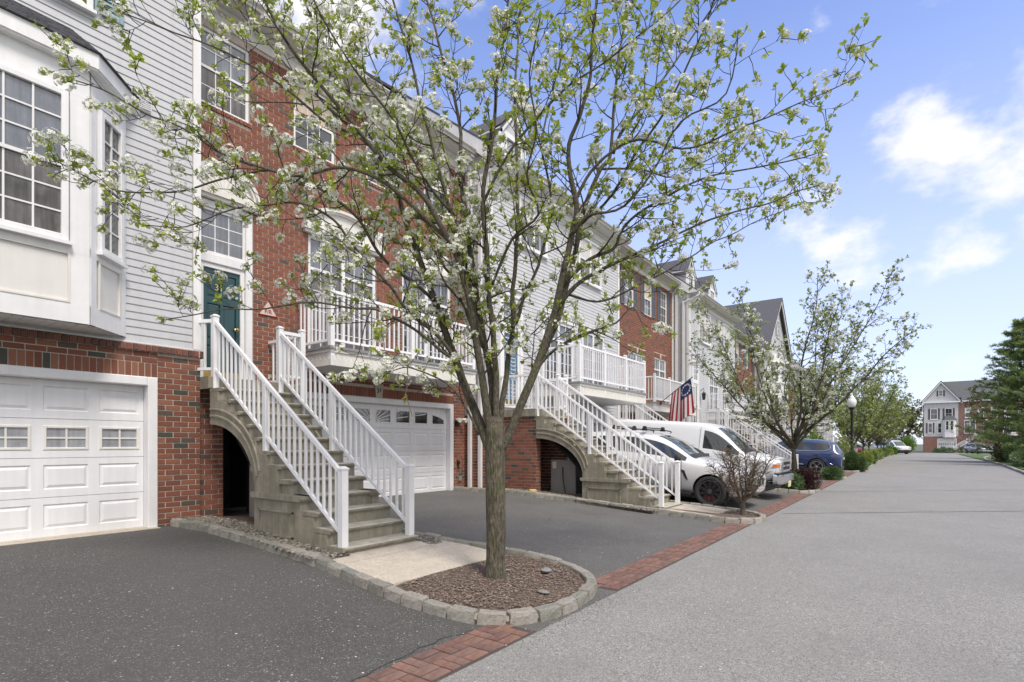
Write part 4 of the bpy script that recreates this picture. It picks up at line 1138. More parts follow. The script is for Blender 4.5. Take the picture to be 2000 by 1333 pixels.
# ---- brick houses
def brick_house(X0, w, label, zoff=0., detail=2, shutter_m=None, wins=(), frenches=(), door=None, gar=None, balc=None, digits=None, eave_z=9.3, group=None, arch=True, mo=None, mi=None, dent=True, dormers=(), roof_m=None):
    mo, mi = mo or m_brickb_o, mi or m_brickb_i
    h = thing('townhouse', label, 'townhouse', (X0, YB, zoff), group=group)
    holes = []
    for (a, b, c, d) in wins: holes.append((a, b, c, d))
    for (a, b, c, d) in frenches: holes.append((a, b, c, d))
    if door: holes.append((door[0] - .14, door[1] + .14, door[2] - .05, door[4] + .14))
    if gar: holes.append((gar[0] - .13, gar[1] + .13, 0, gar[2] + .13))
    holes.append((.40, 1.62, .1, 2.25))
    core(h, w, 10, eave_z, holes, m=m_mortar_d, reveal=.14)
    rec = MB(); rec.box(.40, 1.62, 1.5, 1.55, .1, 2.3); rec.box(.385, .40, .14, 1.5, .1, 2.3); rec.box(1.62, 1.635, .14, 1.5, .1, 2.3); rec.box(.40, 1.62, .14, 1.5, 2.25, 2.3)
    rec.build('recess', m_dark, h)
    B_ = Bricks(h, (X0, YB, zoff), mo, mi, 300 if detail > 1 else 0)
    hh = [(a - .0, b + .0, c, d) for a, b, c, d in holes]
    ext = []
    if gar: ext.append((gar[0] - .13, gar[1] + .13, gar[2] + .13, gar[2] + .36))
    for (a, b, c, d) in wins:
        B_.soldier(a - .02, b + .02, c - .075, c - .01, 0, .0695, .035)
        ext.append((a - .02, b + .02, c - .08, c))
    if not arch:
        for (a, b, c, d) in frenches + tuple(wins):
            B_.soldier(a - .06, b + .06, d + .005, d + .205, 0, .0695, .014); ext.append((a - .06, b + .06, d, d + .21))
    if gar: B_.soldier(gar[0] - .13, gar[1] + .13, gar[2] + .14, gar[2] + .345)
    B_.run(0, w, .15, eave_z - .34, hh + ext)
    B_.done()
    for i, (a, b, c, d) in enumerate(wins):
        window(h, a + .005, b - .005, c, d, .07, 3, 2, 2, .06, m_glass_s if i % 2 == 0 else m_glass_d, sill=False, proud=.04, upper=(m_glass_b, m_blindy, m_glass_b, m_blind)[i % 4])
        if shutter_m: shutters(h, a, b, c, d, shutter_m, .32, y=-.012)
    for i, (a, b, c, d) in enumerate(frenches):
        window(h, a + .005, b - .005, c, d, .07, 3, 4, 3, .07, m_glass_d if i else m_glass_s, sill=False, proud=.05, upper=m_glass_b, mull=1, name='french_window')
        if arch: pediment(h, a - .1, b + .1, d + .16, .5, 0, fan=False, deep=.07)
        else:
            k = MB(); cx = (a + b) / 2; k.prism([(cx - .07, d - .01), (cx + .07, d - .01), (cx + .10, d + .24), (cx - .10, d + .24)], 'y', -.035, .01); k.build('keystone', m_plaque, h)
    if door:
        entry_door(h, *door[:5], .06, door[5], digits)
        if arch: pediment(h, door[0] - .2, door[1] + .2, door[4] + .30, .5, 0, fan=True, deep=.07)
    if gar: garage_door(h, gar[0], gar[1], .30 - 0, gar[2], .15, 8, 'sun' if detail > 1 else 'lites')
    eave(h, 0, w, eave_z, m=roof_m or m_roof, dent=dent and detail > 0)
    if balc: balcony(h, balc[0], balc[1], balc[2] - YB, balc[3], single_dent=detail > 1)
    return h
fx = lambda X: X - 3.95
B = brick_house(3.95, 7.25, 'red brick townhouse with fan pediment over its teal door numbered 31', wins=((fx(4.28), fx(5.20), 7.5, 8.85), (fx(6.08), fx(7.05), 7.5, 8.85), (fx(7.86), fx(8.80), 7.5, 8.85), (fx(9.66), fx(10.6), 7.5, 8.85)),
                frenches=((fx(6.40), fx(8.14), 3.46, 5.86), (fx(8.92), fx(10.62), 3.46, 5.86)), door=(fx(4.31), fx(5.12), 2.70, 4.76, 5.72, m_teal), gar=(fx(5.71), fx(10.59), 2.50), balc=(fx(6.1), fx(10.2), 8.7, 3.40), digits='31', mo=m_brickb_o, mi=m_brickb_i)
# number on the keystone of the garage lintel, small number on the door, fire truss plate, lamps by the garage
k = MB(); cx = fx(8.2); k.prism([(cx - .09, 2.64), (cx + .09, 2.64), (cx + .125, 2.95), (cx - .125, 2.95)], 'y', -.035, .01); ko = k.build('keystone', m_plaque, B); text('house_number', '31', .15, m_ink, ko, (cx, -.04, 2.80), (R(90), R(-12), 0))
text('garage_number', '31', .09, m_ink, B, (fx(7.83), .12, 1.96))
s_ = MB(); s_.prism([(fx(5.36), 4.02), (fx(5.72), 4.02), (fx(5.54), 4.30)], 'y', -.022, -.008); so = s_.build('truss_sign', m_signw, B); text('sign_letters', 'F/R', .11, m_redink, so, (fx(5.54), -.026, 4.09))
for (a, b, c, d) in ((5.36, 5.72, 4.02, 4.02), (5.72, 5.54, 4.02, 4.30), (5.54, 5.36, 4.30, 4.02)):
    e = MB(); e.tube([(fx(a), -.024, c), (fx(b), -.024, d)], .007, 4); e.build('sign_border', m_redink, so)
lt = MB(); lt.box(fx(10.78), fx(10.92), -.06, 0, 2.06, 2.2); 
for dx in (-.10, .10): lt.tube([(fx(10.85), -.06, 2.16), (fx(10.85) + dx, -.14, 2.24)], .015, 6); 
lo = lt.build('flood_light', m_black, B)
for dx in (-.10, .10):
    q = MB(); q.tube([(fx(10.85) + dx, -.12, 2.23), (fx(10.85) + dx * 1.25, -.25, 2.20)], [.035, .065], 10); q.build('flood_lamp', m_globe, lo)
q = MB(); q.box(fx(10.86), fx(10.93), -.06, 0, 1.02, 1.12); q.tube([(fx(10.9), -.03, 1.0), (fx(10.9), -.05, .92)], .02, 6); q.build('hose_tap', m_black, B)
q = MB(); q.box(fx(10.9), fx(11.02), -.05, 0, .58, .70); q.build('outlet_box', m_util, B)
q = MB(); q.box(fx(8.06), fx(8.30), -.05, 0, 6.30, 6.42); q.build('dryer_vent', m_white, B)
# brick support under the landing of the first stairs
def landing_support(h, hx, hy, org, x0, x1, y, z1, mo, mi, side=None, lim=0, z0=.2):
    w_ = MB(); w_.box(x0, x1, y, y + .2, z0, z1)
    if side is not None: w_.box(x0 + .003, x0 + .2, y + .2, side, z0, z1)
    w_.build('landing_pier', m_mortar_d, h)
    b = Bricks(h, org, mo, mi, lim); b.run(x0, x1, z0, z1 - .02, y=y)
    if side is not None:
        M = rot_m(x0, side, R(-90)); b.run(0, side - y, z0, z1 - .02, M=M)
    b.done()
landing_support(B, 0, 0, (3.95, YB, 0), .01, .40, -.75, 2.46, m_brick_o, m_brick_i, lim=0)

# ---- siding houses like the one after the brick house
def siding_house(X0, w, label, zoff=0., detail=2, m=None, wins=(), frenches=(), door=None, gar=None, balc=None, eave_z=9.2, group=None, dormers=(), gable=None, side_m=None, shutter_m=None, single=True, roof_m=None, sup=True, base=2.45, spout=True, support=True):
    m = m or m_siding2
    h = thing('townhouse', label, 'townhouse', (X0, YS, zoff), group=group)
    holes = []
    if gar: holes.append((gar[0] - .13, gar[1] + .13, 0, gar[2] + .13))
    core(h, w, 11, eave_z, holes, m=m_mortar_d, reveal=.15)
    b = Bricks(h, (X0, YS, zoff), m_brick_o, m_brick_i, 120 if detail > 1 else 0)
    if detail:
        b.run(0, w, .1, base, holes); M = rot_m(0, .85, R(-90)); b.run(0, .85, .1, base, M=M); b.done()
    siding(h, .11, w - .11, base, eave_z - .32, m, -.002, single=single)
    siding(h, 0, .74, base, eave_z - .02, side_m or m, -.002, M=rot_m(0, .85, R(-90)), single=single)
    corner_board(h, .11, base, eave_z - .02); corner_board(h, w, base, eave_z - .02)
    c = MB(); c.box(.74, .85, -.035, .02, base, eave_z - .02); c.xf(rot_m(0, .85, R(-90))); c.build('corner_board', m_white, h)
    for i, (a, bb, c, d) in enumerate(wins):
        window(h, a, bb, c, d, -.02, 2, 1, 2, .08, m_glass_s, upper=m_blind, mull=1, proud=.055)
        if shutter_m: shutters(h, a, bb, c, d, shutter_m, .3)
    for i, (a, bb, c, d) in enumerate(frenches):
        window(h, a, bb, c, d, -.02, 2, 4, 3, .08, m_glass_d if i == 0 else m_glass_b, upper=m_glass_b, mull=1, name='french_window', sill=False, proud=.06)
        q = MB(); q.bbox(a - .06, bb + .06, -.12, .0, d + .002, d + .14, .02); q.box(a - .1, bb + .1, -.15, .0, d + .142, d + .19); q.build('head_trim', m_white, h)
    if door:
        entry_door(h, *door[:5], -.02, door[5]); 
        a, bb, d = door[0] - .16, door[1] + .16, door[4] + .13
        q = MB(); q.bbox(a, bb, -.13, .0, d, d + .2, .02); q.box(a - .06, bb + .06, -.19, .0, d + .2, d + .26); q.build('head_trim', m_white, h)
    if gar: garage_door(h, gar[0], gar[1], .28, gar[2], .15, 8, 'lites')
    if gable is None:
        za, t = eave(h, 0, w, eave_z, dent=detail > 0, ends=(.12, .05), m=roof_m)
        # raking side board where the roof end shows
        rk = MB(); rk.prism([(-.45, eave_z + .0), (-.45, eave_z + .08), (3.0, eave_z + .08 + 3.45 * t), (3.0, eave_z - .2 + 3.45 * t), (.0, eave_z - .02)], 'x', -.135, -.10); rk.build('rake_board', m_white, h)
        gb = MB(); gb.prism([(.02, eave_z), (5, eave_z + 3.9), (10, eave_z)], 'x', .0, .02); gb.build('gable_end', m_siding2, h)
    for dx in dormers: dormer(h, dx, eave_z)
    if balc: balcony(h, balc[0], balc[1], balc[2] - YS, balc[3], single_dent=detail > 1)
    if spout:
        for yy, ze in ((.22, eave_z - .35), (.58, eave_z + .0)):
            p = MB(); p.box(-.085, -.012, yy, yy + .10, .42, ze); p.loft([[(-.085, yy, .42), (-.012, yy, .42), (-.012, yy + .1, .42), (-.085, yy + .1, .42)], [(-.2, yy - .02, .3), (-.12, yy - .02, .26), (-.12, yy + .12, .26), (-.2, yy + .12, .3)]], caps=(1, 1))
            p.build('downspout', m_white, h)
        p = MB(); p.tube(smooth_path([(.06, -.48, eave_z + .03), (.06, -.46, eave_z - .12), (-.02, -.1, eave_z - .3), (-.05, .22, eave_z - .42), (-.05, .27, eave_z - .6)], 4), .045, 7); p.build('downspout', m_white, h)
    return h
def dormer(h, cx, ez, w=1.25, hgt=1.25, y=.55):
    zb = ez + .62; zt = zb + 1.0; d = 4.2
    b = MB(); b.box(cx - w / 2, cx + w / 2, y, y + d, zb - .3, zt); do = b.build('dormer', m_siding2, h)
    siding(do, y - 0, y + 2.2, zb - .3, zt - .06, m_siding2, -.004, M=Matrix.Translation((cx - w / 2, 0, 0)) @ Matrix.Translation((0, 2 * y + 2.2, 0)) @ Matrix.Rotation(R(-90), 4, 'Z'), single=False, pitch=.115)
    f = MB()
    for s in (-1, 1): f.box(cx + s * (w / 2 - .06) - .07, cx + s * (w / 2 - .06) + .07, y - .04, y + .02, zb - .3, zt - .001)
    f.box(cx - w / 2 + .13, cx + w / 2 - .13, y - .035, y + .02, zt - .12, zt - .002); f.build('dormer_trim', m_white, do)
    window(do, cx - .42, cx + .42, zb - .02, zt - .12, y - .01, 2, 1, 2, .07, m_glass_d, upper=m_glass_c)
    o, rise = .16, .80
    p = MB(); p.prism([(cx - w / 2, zt), (cx + w / 2, zt), (cx, zt + rise - .09)], 'y', y - .02, y + .1); p.build('dormer_gable', m_siding2, do)
    r = MB()
    for s in (-1, 1):
        r.prism([(cx, zt + rise), (cx + s * (w / 2 + o), zt - o * .9), (cx + s * (w / 2 + o), zt - o * .9 - .06), (cx, zt + rise - .06)], 'y', y - .12, y + d)
    r.build('dormer_roof', m_roof, do)
    e = MB()
    for s in (-1, 1):
        e.prism([(cx, zt + rise - .062), (cx + s * (w / 2 + o - .01), zt - o * .9 - .062), (cx + s * (w / 2 + o - .01), zt - o * .9 - .2), (cx, zt + rise - .19)], 'y', y - .10, y - .05)
        e.box(cx + s * w / 2 - (.14 if s < 0 else 0), cx + s * w / 2 + (.14 if s > 0 else 0), y - .10, y + d - .5, zt - .2, zt - .08)
    e.build('dormer_rake', m_white, do)
cx_ = lambda X: X - 11.2
C = siding_house(11.2, 7.84, 'light siding townhouse with slate blue door and deep railed balcony', -.10, 2, m_siding2, wins=((cx_(12.5), cx_(13.95), 7.35, 8.75), (cx_(15.9), cx_(17.5), 7.2, 8.7)),
                 frenches=((cx_(13.7), cx_(15.5), 3.5, 5.5), (cx_(16.1), cx_(17.7), 3.5, 5.5)), door=(cx_(11.72), cx_(12.52), 2.72, 4.8, 5.6, m_bluedoor), gar=(cx_(13.4), cx_(18.28), 2.4), balc=(cx_(13.3), cx_(17.9), 7.5, 3.42), dormers=(cx_(13.0),))
landing_support(C, 0, 0, (11.2, YS, -.1), .12, .32, -1.42, 2.42, m_brick_o, m_brick_i, side=0., lim=170, z0=.1)
dx_ = lambda X: X - 19.04
D = brick_house(19.04, 8.06, 'brick townhouse with paired slate shutters beside a flag on its deck', -.2, 1, m_shutter, wins=((dx_(21.35), dx_(22.35), 7.7, 9.25), (dx_(23.45), dx_(24.4), 7.7, 9.25), (dx_(25.4), dx_(26.35), 7.7, 9.25)),
                frenches=((dx_(21.8), dx_(23.6), 3.5, 5.8), (dx_(24.7), dx_(26.2), 3.9, 5.9)), door=(dx_(19.4), dx_(20.2), 2.72, 4.8, 5.7, m_teal), gar=(dx_(21.2), dx_(26.08), 2.45), balc=(dx_(20.8), dx_(25.8), 8.3, 3.45), arch=False, eave_z=9.75)
downspout(D, 7.92, 0, .3, 9.8)
ex_ = lambda X: X - 27.1
E_ = siding_house(27.1, 8.5, 'siding townhouse with two gabled roof dormers and grey blue entry', -.25, 1, m_siding2, wins=((ex_(28.5), ex_(30.5), 7.2, 8.9), (ex_(32.0), ex_(34.2), 7.2, 8.9)),
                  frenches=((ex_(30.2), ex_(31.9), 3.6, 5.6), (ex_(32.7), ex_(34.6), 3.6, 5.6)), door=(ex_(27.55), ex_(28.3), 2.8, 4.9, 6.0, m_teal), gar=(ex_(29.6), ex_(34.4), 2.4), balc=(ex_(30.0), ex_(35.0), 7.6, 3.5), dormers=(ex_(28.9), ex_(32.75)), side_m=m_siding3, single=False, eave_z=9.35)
# wall lantern by the door of that house
q = MB(); q.tube([(1.75, -.03, 4.6), (1.75, -.2, 4.75), (1.75, -.2, 4.55)], .018, 6); q.lathe([(.02, .0), (.075, .03), (.1, .3), (.13, .32), (.03, .42), (.0, .46)], 6, (1.75, -.2, 4.12)); q.build('wall_lantern', m_black, E_)
F_ = brick_house(35.6, 8.6, 'narrow brick townhouse beyond the dormered siding house', -.3, 1, m_shutter, wins=((1.2, 2.2, 7.4, 9.0), (3.6, 4.6, 7.4, 9.0), (6.2, 7.2, 7.4, 9.0)), frenches=((2.4, 4.2, 3.5, 5.6), (5.4, 7.1, 3.5, 5.6)), door=(.4, 1.2, 2.72, 4.8, 5.7, m_teal), gar=(2.4, 7.28, 2.4), balc=(2.0, 7.2, 8.5, 3.4), arch=False)
# gabled siding house with the two storey bay
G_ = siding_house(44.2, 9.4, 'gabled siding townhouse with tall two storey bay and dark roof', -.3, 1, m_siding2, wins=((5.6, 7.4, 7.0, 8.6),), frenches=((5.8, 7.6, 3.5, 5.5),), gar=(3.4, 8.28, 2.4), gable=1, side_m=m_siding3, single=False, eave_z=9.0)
gb = MB(); gb.prism([(-.3, 8.95), (4.7, 13.6), (9.7, 8.95)], 'y', -.02, .1); gb.build('gable', m_siding2, G_)
siding(G_, 0, 9.4, 9.0, 13.3, m_siding2, -.025, single=False, top=lambda z: ((z - 9.0) / .93 + .05, 9.4 - (z - 9.0) / .93 - .05))
gr = MB()
for s in (-1, 1):
    gr.prism([(4.7, 13.85), (4.7 + s * 5.3, 8.9), (4.7 + s * 5.3, 8.75), (4.7, 13.7)], 'y', -.4, 11)
gr.build('roof', m_roof, G_)
ge = MB()
for s in (-1, 1): ge.prism([(4.7, 13.69), (4.7 + s * 5.28, 8.74), (4.7 + s * 5.28, 8.5), (4.7, 13.42)], 'y', -.36, -.3)
ge.box(-.5, 9.9, -.42, .0, 8.62, 8.9); ge.build('rake_board', m_cream, G_)
window(G_, 4.2, 5.2, 10.6, 12.0, -.03, 2, 2, 2, .08, m_glass_d); shutters(G_, 4.2, 5.2, 10.6, 12.0, m_shutter, .3)
gbay = MB(); gbay.prism([(1.0, 0), (1.7, -.8), (4.0, -.8), (4.7, 0)], 'z', 2.9, 8.6); gbo = gbay.build('bay', m_white, G_)
for (M, L) in ((rot_m(1.0, 0, R(-48.8)), 1.063), (rot_m(1.7, -.8, 0), 2.3), (rot_m(4.0, -.8, R(48.8)), 1.063)):
    for (c, d) in ((4.0, 5.7), (6.6, 8.2)):
        if L > 2: window(gbo, .2, L - .2, c, d, -.01, 2, 2, 2, .08, m_glass_d, M=M, mull=1)
        else: window(gbo, .2, L - .18, c, d, -.01, 2, 2, 2, .07, m_glass_d, M=M)
H_ = brick_house(53.6, 8.0, 'brick townhouse with brown roof seen behind the street trees', -.3, 0, m_shutter, wins=((1.2, 2.2, 7.2, 8.7), (3.6, 4.6, 7.2, 8.7), (6.0, 7.0, 7.2, 8.7)), frenches=((2.4, 4.2, 3.5, 5.6),), door=(.4, 1.2, 2.72, 4.8, 5.7, m_bluedoor), gar=(2.4, 7.28, 2.4), balc=(2.0, 7.0, 8.5, 3.4), arch=False, roof_m=m_roofb, dent=False)
I_ = siding_house(61.6, 8.2, 'pale siding townhouse half hidden by far street trees', -.3, 0, m_siding2, wins=((1.4, 3.0, 7, 8.5), (5, 6.6, 7, 8.5)), frenches=((3.0, 4.8, 3.5, 5.5),), gar=(2.6, 7.4, 2.4), single=False, balc=(2.4, 7.4, 7.6, 3.4))
J_ = brick_house(69.8, 8.0, 'farthest brick townhouse of the row before the side road', -.3, 0, None, wins=((1.2, 2.2, 7.2, 8.7), (3.6, 4.6, 7.2, 8.7), (6.0, 7.0, 7.2, 8.7)), door=(.4, 1.2, 2.72, 4.8, 5.7, m_bluedoor), gar=(2.4, 7.28, 2.4), balc=(2.0, 7.0, 8.5, 3.4), arch=False, dent=False)
K_ = siding_house(77.8, 9, 'last pale siding townhouse at the end of the row', -.3, 0, m_siding2, wins=((1.4, 3.0, 7, 8.5),), gar=(2.6, 7.4, 2.4), single=False)

# ---- staircases
def stair_rails(t, yl, zt, land, left_wall=True, right=.42, w=1.2, left_custom=None):
    if left_custom: railing(t, (.06, yl + .03, zt), left_custom, .90, False, False, .15, low=.10)
    else: railing(t, (.06, yl + .03, zt), (.06, yl + land - .02, zt), .90, False, False, .13)
    if right:
        railing(t, (w - .06, yl + .03, zt), (w + right - .06, yl + .03, zt), .90, False, True, .13)
        railing(t, (w + right - .06, yl + .03, zt), (w + right - .06, yl + land - .03, zt), .90, False, False, .13)
        l = MB(); l.bbox(w + .121, w + right, yl + .001, yl + land - .001, zt - .19, zt, .01); l.build('landing', m_conc, t)
t, yl, zt = staircase('weathered concrete staircase with white railings climbing to the teal door of the nearest brick house', 4.0, 5.46, .14, 0, 1.14, z_rise=.1915, tread=.275, group='front staircases of the townhouses')
stair_rails(t, yl, zt, 1.14, left_custom=(-.10, yl + .34, zt))
t, yl, zt = staircase('concrete staircase with white railings rising to the slate blue door beside a white parked car', 11.3, 4.3, .03, 0, 1.45, w=1.12, z_rise=.187, tread=.275, group='front staircases of the townhouses')
stair_rails(t, yl, zt, 1.45, w=1.12)
for (x0, yf, ld, zz, lab) in ((19.1, 5.46, 1.14, -.05, 'white railed staircase behind the white van, under the flag'), (27.2, 4.3, 1.45, -.08, 'white railed staircase to the dormered siding house, behind the van and blue car'),
                              (35.7, 5.3, 1.3, -.1, 'white railed staircase behind the blue car and lamp post'), (44.3, 4.4, 1.4, -.1, 'white railed staircase to the gabled house with the tall bay'),
                              (53.7, 5.3, 1.3, -.1, 'distant white railed staircase to the brown roofed brick house'), (61.8, 4.4, 1.4, -.1, 'distant white railed staircase to the half hidden siding house')):
    t, yl, zt = staircase(lab, x0, yf, zz, 0, ld, z_rise=.19, tread=.275, group='front staircases of the townhouses', detail=False)
    stair_rails(t, yl, zt, ld)
# utility cabinets under the stairs
for hh, X0_, z1_ in ((B, 1.18, 2.3), (C, 1.10, 2.42)):
    ya, yb_ = (-1.1, .0) if hh is B else (-1.75, .0)
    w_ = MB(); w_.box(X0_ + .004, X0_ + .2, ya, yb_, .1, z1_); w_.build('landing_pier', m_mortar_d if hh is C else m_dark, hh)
    if hh is C: b = Bricks(C, (11.2, YS, -.1), m_brick_o, m_brick_i, 0); b.run(0, yb_ - ya, .1, z1_ - .02, M=rot_m(X0_, yb_, R(-90))); b.done()
def cabinet(x, y, z, w, d, h, label, ang=0):
    t = thing('utility_cabinet', label, 'utility box', (x, y, z), ang)
    b = MB(); b.bbox(-w / 2, w / 2, 0, d, .02, h, .012); b.build('case', m_util, t)
    b = MB(); b.box(-w / 2 - .004, -w / 2, .02, d - .01, .04, h - .02) if False else b.box(-w / 2 + .015, w / 2 - .015, -.012, -.001, .04, h - .02); b.build('louvred_panel', m_utild, t)  # front panel carries the shade of its face as colour
    b = MB(); b.box(-w / 2 - .005, -w / 2 + .002, d - .16, d - .05, h - .22, h - .05); b.build('label_plate', m_signw, t)
    b = MB(); b.box(-w / 2 - .03, w / 2 + .03, -.03, d + .03, -.06, .02); b.build('base_pad', m_slab, t)
    b = MB(); b.tube(smooth_path([(-w / 2 - .02, d * .5, h * .8), (-w / 2 - .10, d * .4, h * .4), (-w / 2 - .2, d * .2, .02), (-w / 2 - .5, 0, .015)], 5), .014, 6); b.build('cable', m_black, t)
    return t
cabinet(4.66, 7.95, .36, .34, .62, 1.0, 'tall grey utility cabinet under the nearest staircase arch')
cabinet(11.98, 6.78, .25, .34, .72, .92, 'grey utility cabinet under the arch of the second staircase', 0)
q = MB(); q.lathe([(.0, 0), (.10, 0), (.105, .02), (.10, .10), (.085, .115), (.0, .12)], 14)
q.build('plastic_pot', m_yellow, None, (11.05, 7.55, .34), label='small round yellow pot on the kerb below the brick landing wall', category='pot')
hz = MB(); hz.tube(smooth_path([(3.95, 8.6, .36), (4.2, 8.2, .37), (4.35, 7.95, .36), (4.5, 7.9, .37)], 5), .012, 6); hz.build('cable', m_black, None, label='dark cable lying on the gravel by the stair arch', category='cable')
# ------------------------------------------------------------------ vehicles
def car_body(stations, mats, arches, wheel_r, track):
    """skins a body through cross sections; arches are cut out; returns the pieces by material"""
    bm = bmesh.new(); rings = []
    for (y, zb, zbelt, ztop, wb, wm, wt, *_r) in stations:
        side = [(wb * .86, zb), (wb, zb + .10), (wm, zb + (zbelt - zb) * .55), (wm * .985, zbelt - .06), (wm * .955, zbelt), (wt + (wm * .93 - wt) * .10, max(ztop - .085, zbelt + .012)), (wt - .035, max(ztop - .025, zbelt + .03)), (wt * .5, ztop)]
        ring = [(0, zb)] + side + [(0, ztop + .008)] + [(-x, z) for x, z in reversed(side)]
        rings.append([bm.verts.new((x, y, z)) for x, z in ring])
    n = len(rings[0])
    for i in range(len(rings) - 1):
        fl = stations[i][7] if len(stations[i]) > 7 else {}
        for j in range(n):
            k = (j + 1) % n; f = bm.faces.new((rings[i][j], rings[i][k], rings[i + 1][k], rings[i + 1][j])); f.smooth = True
            jj = j if j < 9 else n - 1 - j
            f.material_index = fl.get('side', 0) if jj == 5 else fl.get('top', 0) if jj in (7, 8) else fl.get('edge', 0) if jj == 6 else 0
    bm.faces.new(list(reversed(rings[0]))); bm.faces.new(rings[-1])
    bmesh.ops.recalc_face_normals(bm, faces=bm.faces)
    me = bpy.data.meshes.new('body'); bm.to_mesh(me); bm.free()
    for m in mats: me.materials.append(m)
    o = bpy.data.objects.new('body', me); COL.objects.link(o)
    s = o.modifiers.new('s', 'SUBSURF'); s.levels = 2; s.render_levels = 2
    cut = []
    for ya in arches:
        for sx in (-1, 1):
            c = MB(); c.tube([(sx * (track - .32), ya, wheel_r), (sx * (track + .5), ya, wheel_r)], wheel_r * 1.13, 28)
            cm = c.mesh('arch', [mats[3]]); co = bpy.data.objects.new('arch', cm); COL.objects.link(co)
            b = o.modifiers.new('b', 'BOOLEAN'); b.object = co; b.solver = 'EXACT'
            try: b.material_mode = 'TRANSFER'
            except Exception: pass
            cut.append(co)
    dg = bpy.context.evaluated_depsgraph_get(); ev = o.evaluated_get(dg); res = bpy.data.meshes.new_from_object(ev)
    for c in cut: bpy.data.objects.remove(c)
    bpy.data.objects.remove(o)
    out = {}
    mi = [p.material_index for p in res.polygons]
    names = [m.name if m else '' for m in res.materials]
    for idx in sorted(set(mi)):
        mb = MB(); mp = {}
        for p in res.polygons:
            if p.material_index != idx: continue
            f = []
            for v in p.vertices:
                if v not in mp: mp[v] = len(mb.v); mb.v.append(tuple(res.vertices[v].co))
                f.append(mp[v])
            mb.f.append(tuple(f)); mb.m.append(0)
        m_ = res.materials[idx] if idx < len(res.materials) else mats[0]
        # separate panes become separate pieces
        par = list(range(len(mb.v)))
        def root_(a):
            while par[a] != a: par[a] = par[par[a]]; a = par[a]
            return a
        if idx in (1, 2):
            for f in mb.f:
                for a in f[1:]: par[root_(a)] = root_(f[0])
        grp = {}
        for f in mb.f: grp.setdefault(root_(f[0]) if idx in (1, 2) else 0, []).append(f)
        out[idx] = []
        for fs in grp.values():
            q = MB(); mp2 = {}
            for f in fs:
                g = []
                for a in f:
                    if a not in mp2: mp2[a] = len(q.v); q.v.append(mb.v[a])
                    g.append(mp2[a])
                q.f.append(tuple(g)); q.m.append(0)
            q.smooth = True; out[idx].append((q, m_))
    bpy.data.meshes.remove(res)
    return out
def wheel(parent, x, y, r, w, rim_m, spokes=10, out=-1, twin=True, cal=False):
    M = Matrix.Translation((x, y, r)) @ Matrix.Rotation(R(90) * (-1 if out < 0 else 1), 4, 'Y')     # lathe axis -> outwards
    t = MB(); t.smooth = True; ri = r * .72
    t.lathe([(ri, -w * .5), (r * .93, -w * .5), (r * .985, -w * .4), (r, -w * .15), (r, w * .15), (r * .985, w * .4), (r * .93, w * .5), (ri, w * .47), (ri - .01, w * .3), (ri - .01, -w * .4), (ri, -w * .5)], 30, caps=(0, 0)); t.xf(M)
    wo = t.build('wheel', m_tyre, parent)
    g = MB(); g.lathe([(ri, w * .46), (ri - .02, w * .46), (ri - .035, w * .30), (ri - .03, -w * .2), (ri, -w * .2)], 30, caps=(0, 0)); g.xf(M); g.build('rim', rim_m, wo)
    d = MB(); d.lathe([(.0, -w * .1), (ri * .93, -w * .1), (ri * .93, -w * .05), (.0, -w * .05)], 24); d.xf(M); d.build('brake_disc', m_plastic, wo)
    s = MB()
    for k in range(spokes):
        a = 2 * math.pi * k / spokes
        for off in ((-.10, .10) if twin else (0,)):
            p = lambda rr, da, z: (rr * math.cos(a + da), rr * math.sin(a + da), z)
            ww = .028 if twin else .06
            s.loft([[p(ri * .18, off * .6 - ww * 1.6, w * .40), p(ri * .18, off * .6 + ww * 1.6, w * .40), p(ri * .18, off * .6 + ww * 1.6, w * .25), p(ri * .18, off * .6 - ww * 1.6, w * .25)],
                    [p(ri * .96, off - ww, w * .44), p(ri * .96, off + ww, w * .44), p(ri * .96, off + ww, w * .3), p(ri * .96, off - ww, w * .3)]], caps=(1, 1))
    s.lathe([(.0, w * .2), (ri * .24, w * .25), (ri * .2, w * .42), (ri * .1, w * .43), (.0, w * .43)], 14); s.xf(M); s.build('spokes', rim_m, wo)
    if cal:
        c = MB(); c.box(-ri * .8, -ri * .45, -ri * .4, ri * .4, -w * .04, w * .12); c.xf(M); c.build('brake_caliper', m_caliper, wo)
    return wo
SUV_ST = [(0, .40, .66, .74, .50, .60, .48), (.06, .31, .76, .84, .72, .80, .66), (.22, .26, .86, .93, .86, .93, .78), (.55, .25, .94, 1.03, .90, .985, .80), (1.05, .25, 1.0, 1.10, .91, 1.0, .82), (1.42, .25, 1.03, 1.15, .91, 1.0, .82, {'top': 3, 'side': 0}),
          (1.50, .25, 1.04, 1.18, .91, 1.0, .80, {'top': 2, 'side': 1}), (1.95, .25, 1.055, 1.47, .91, 1.0, .71, {'top': 2, 'side': 1}), (2.36, .25, 1.07, 1.665, .91, 1.0, .66, {'side': 1}), (3.02, .25, 1.085, 1.73, .91, 1.0, .655, {'side': 3}), (3.10, .25, 1.09, 1.735, .91, 1.0, .655, {'side': 1}),
          (3.92, .25, 1.11, 1.715, .91, .995, .645, {'side': 3}), (3.99, .25, 1.115, 1.705, .91, .995, .645, {'side': 1}), (4.42, .27, 1.14, 1.64, .90, .975, .62, {'side': 0}), (4.52, .28, 1.14, 1.61, .89, .965, .61, {'side': 0, 'top': 0}), (4.60, .29, 1.13, 1.57, .88, .955, .60, {'side': 0, 'top': 2}), (4.84, .36, 1.08, 1.18, .84, .92, .62, {'top': 0}), (4.90, .42, 1.0, 1.10, .78, .86, .62), (4.93, .50, .9, .97, .70, .78, .58)]
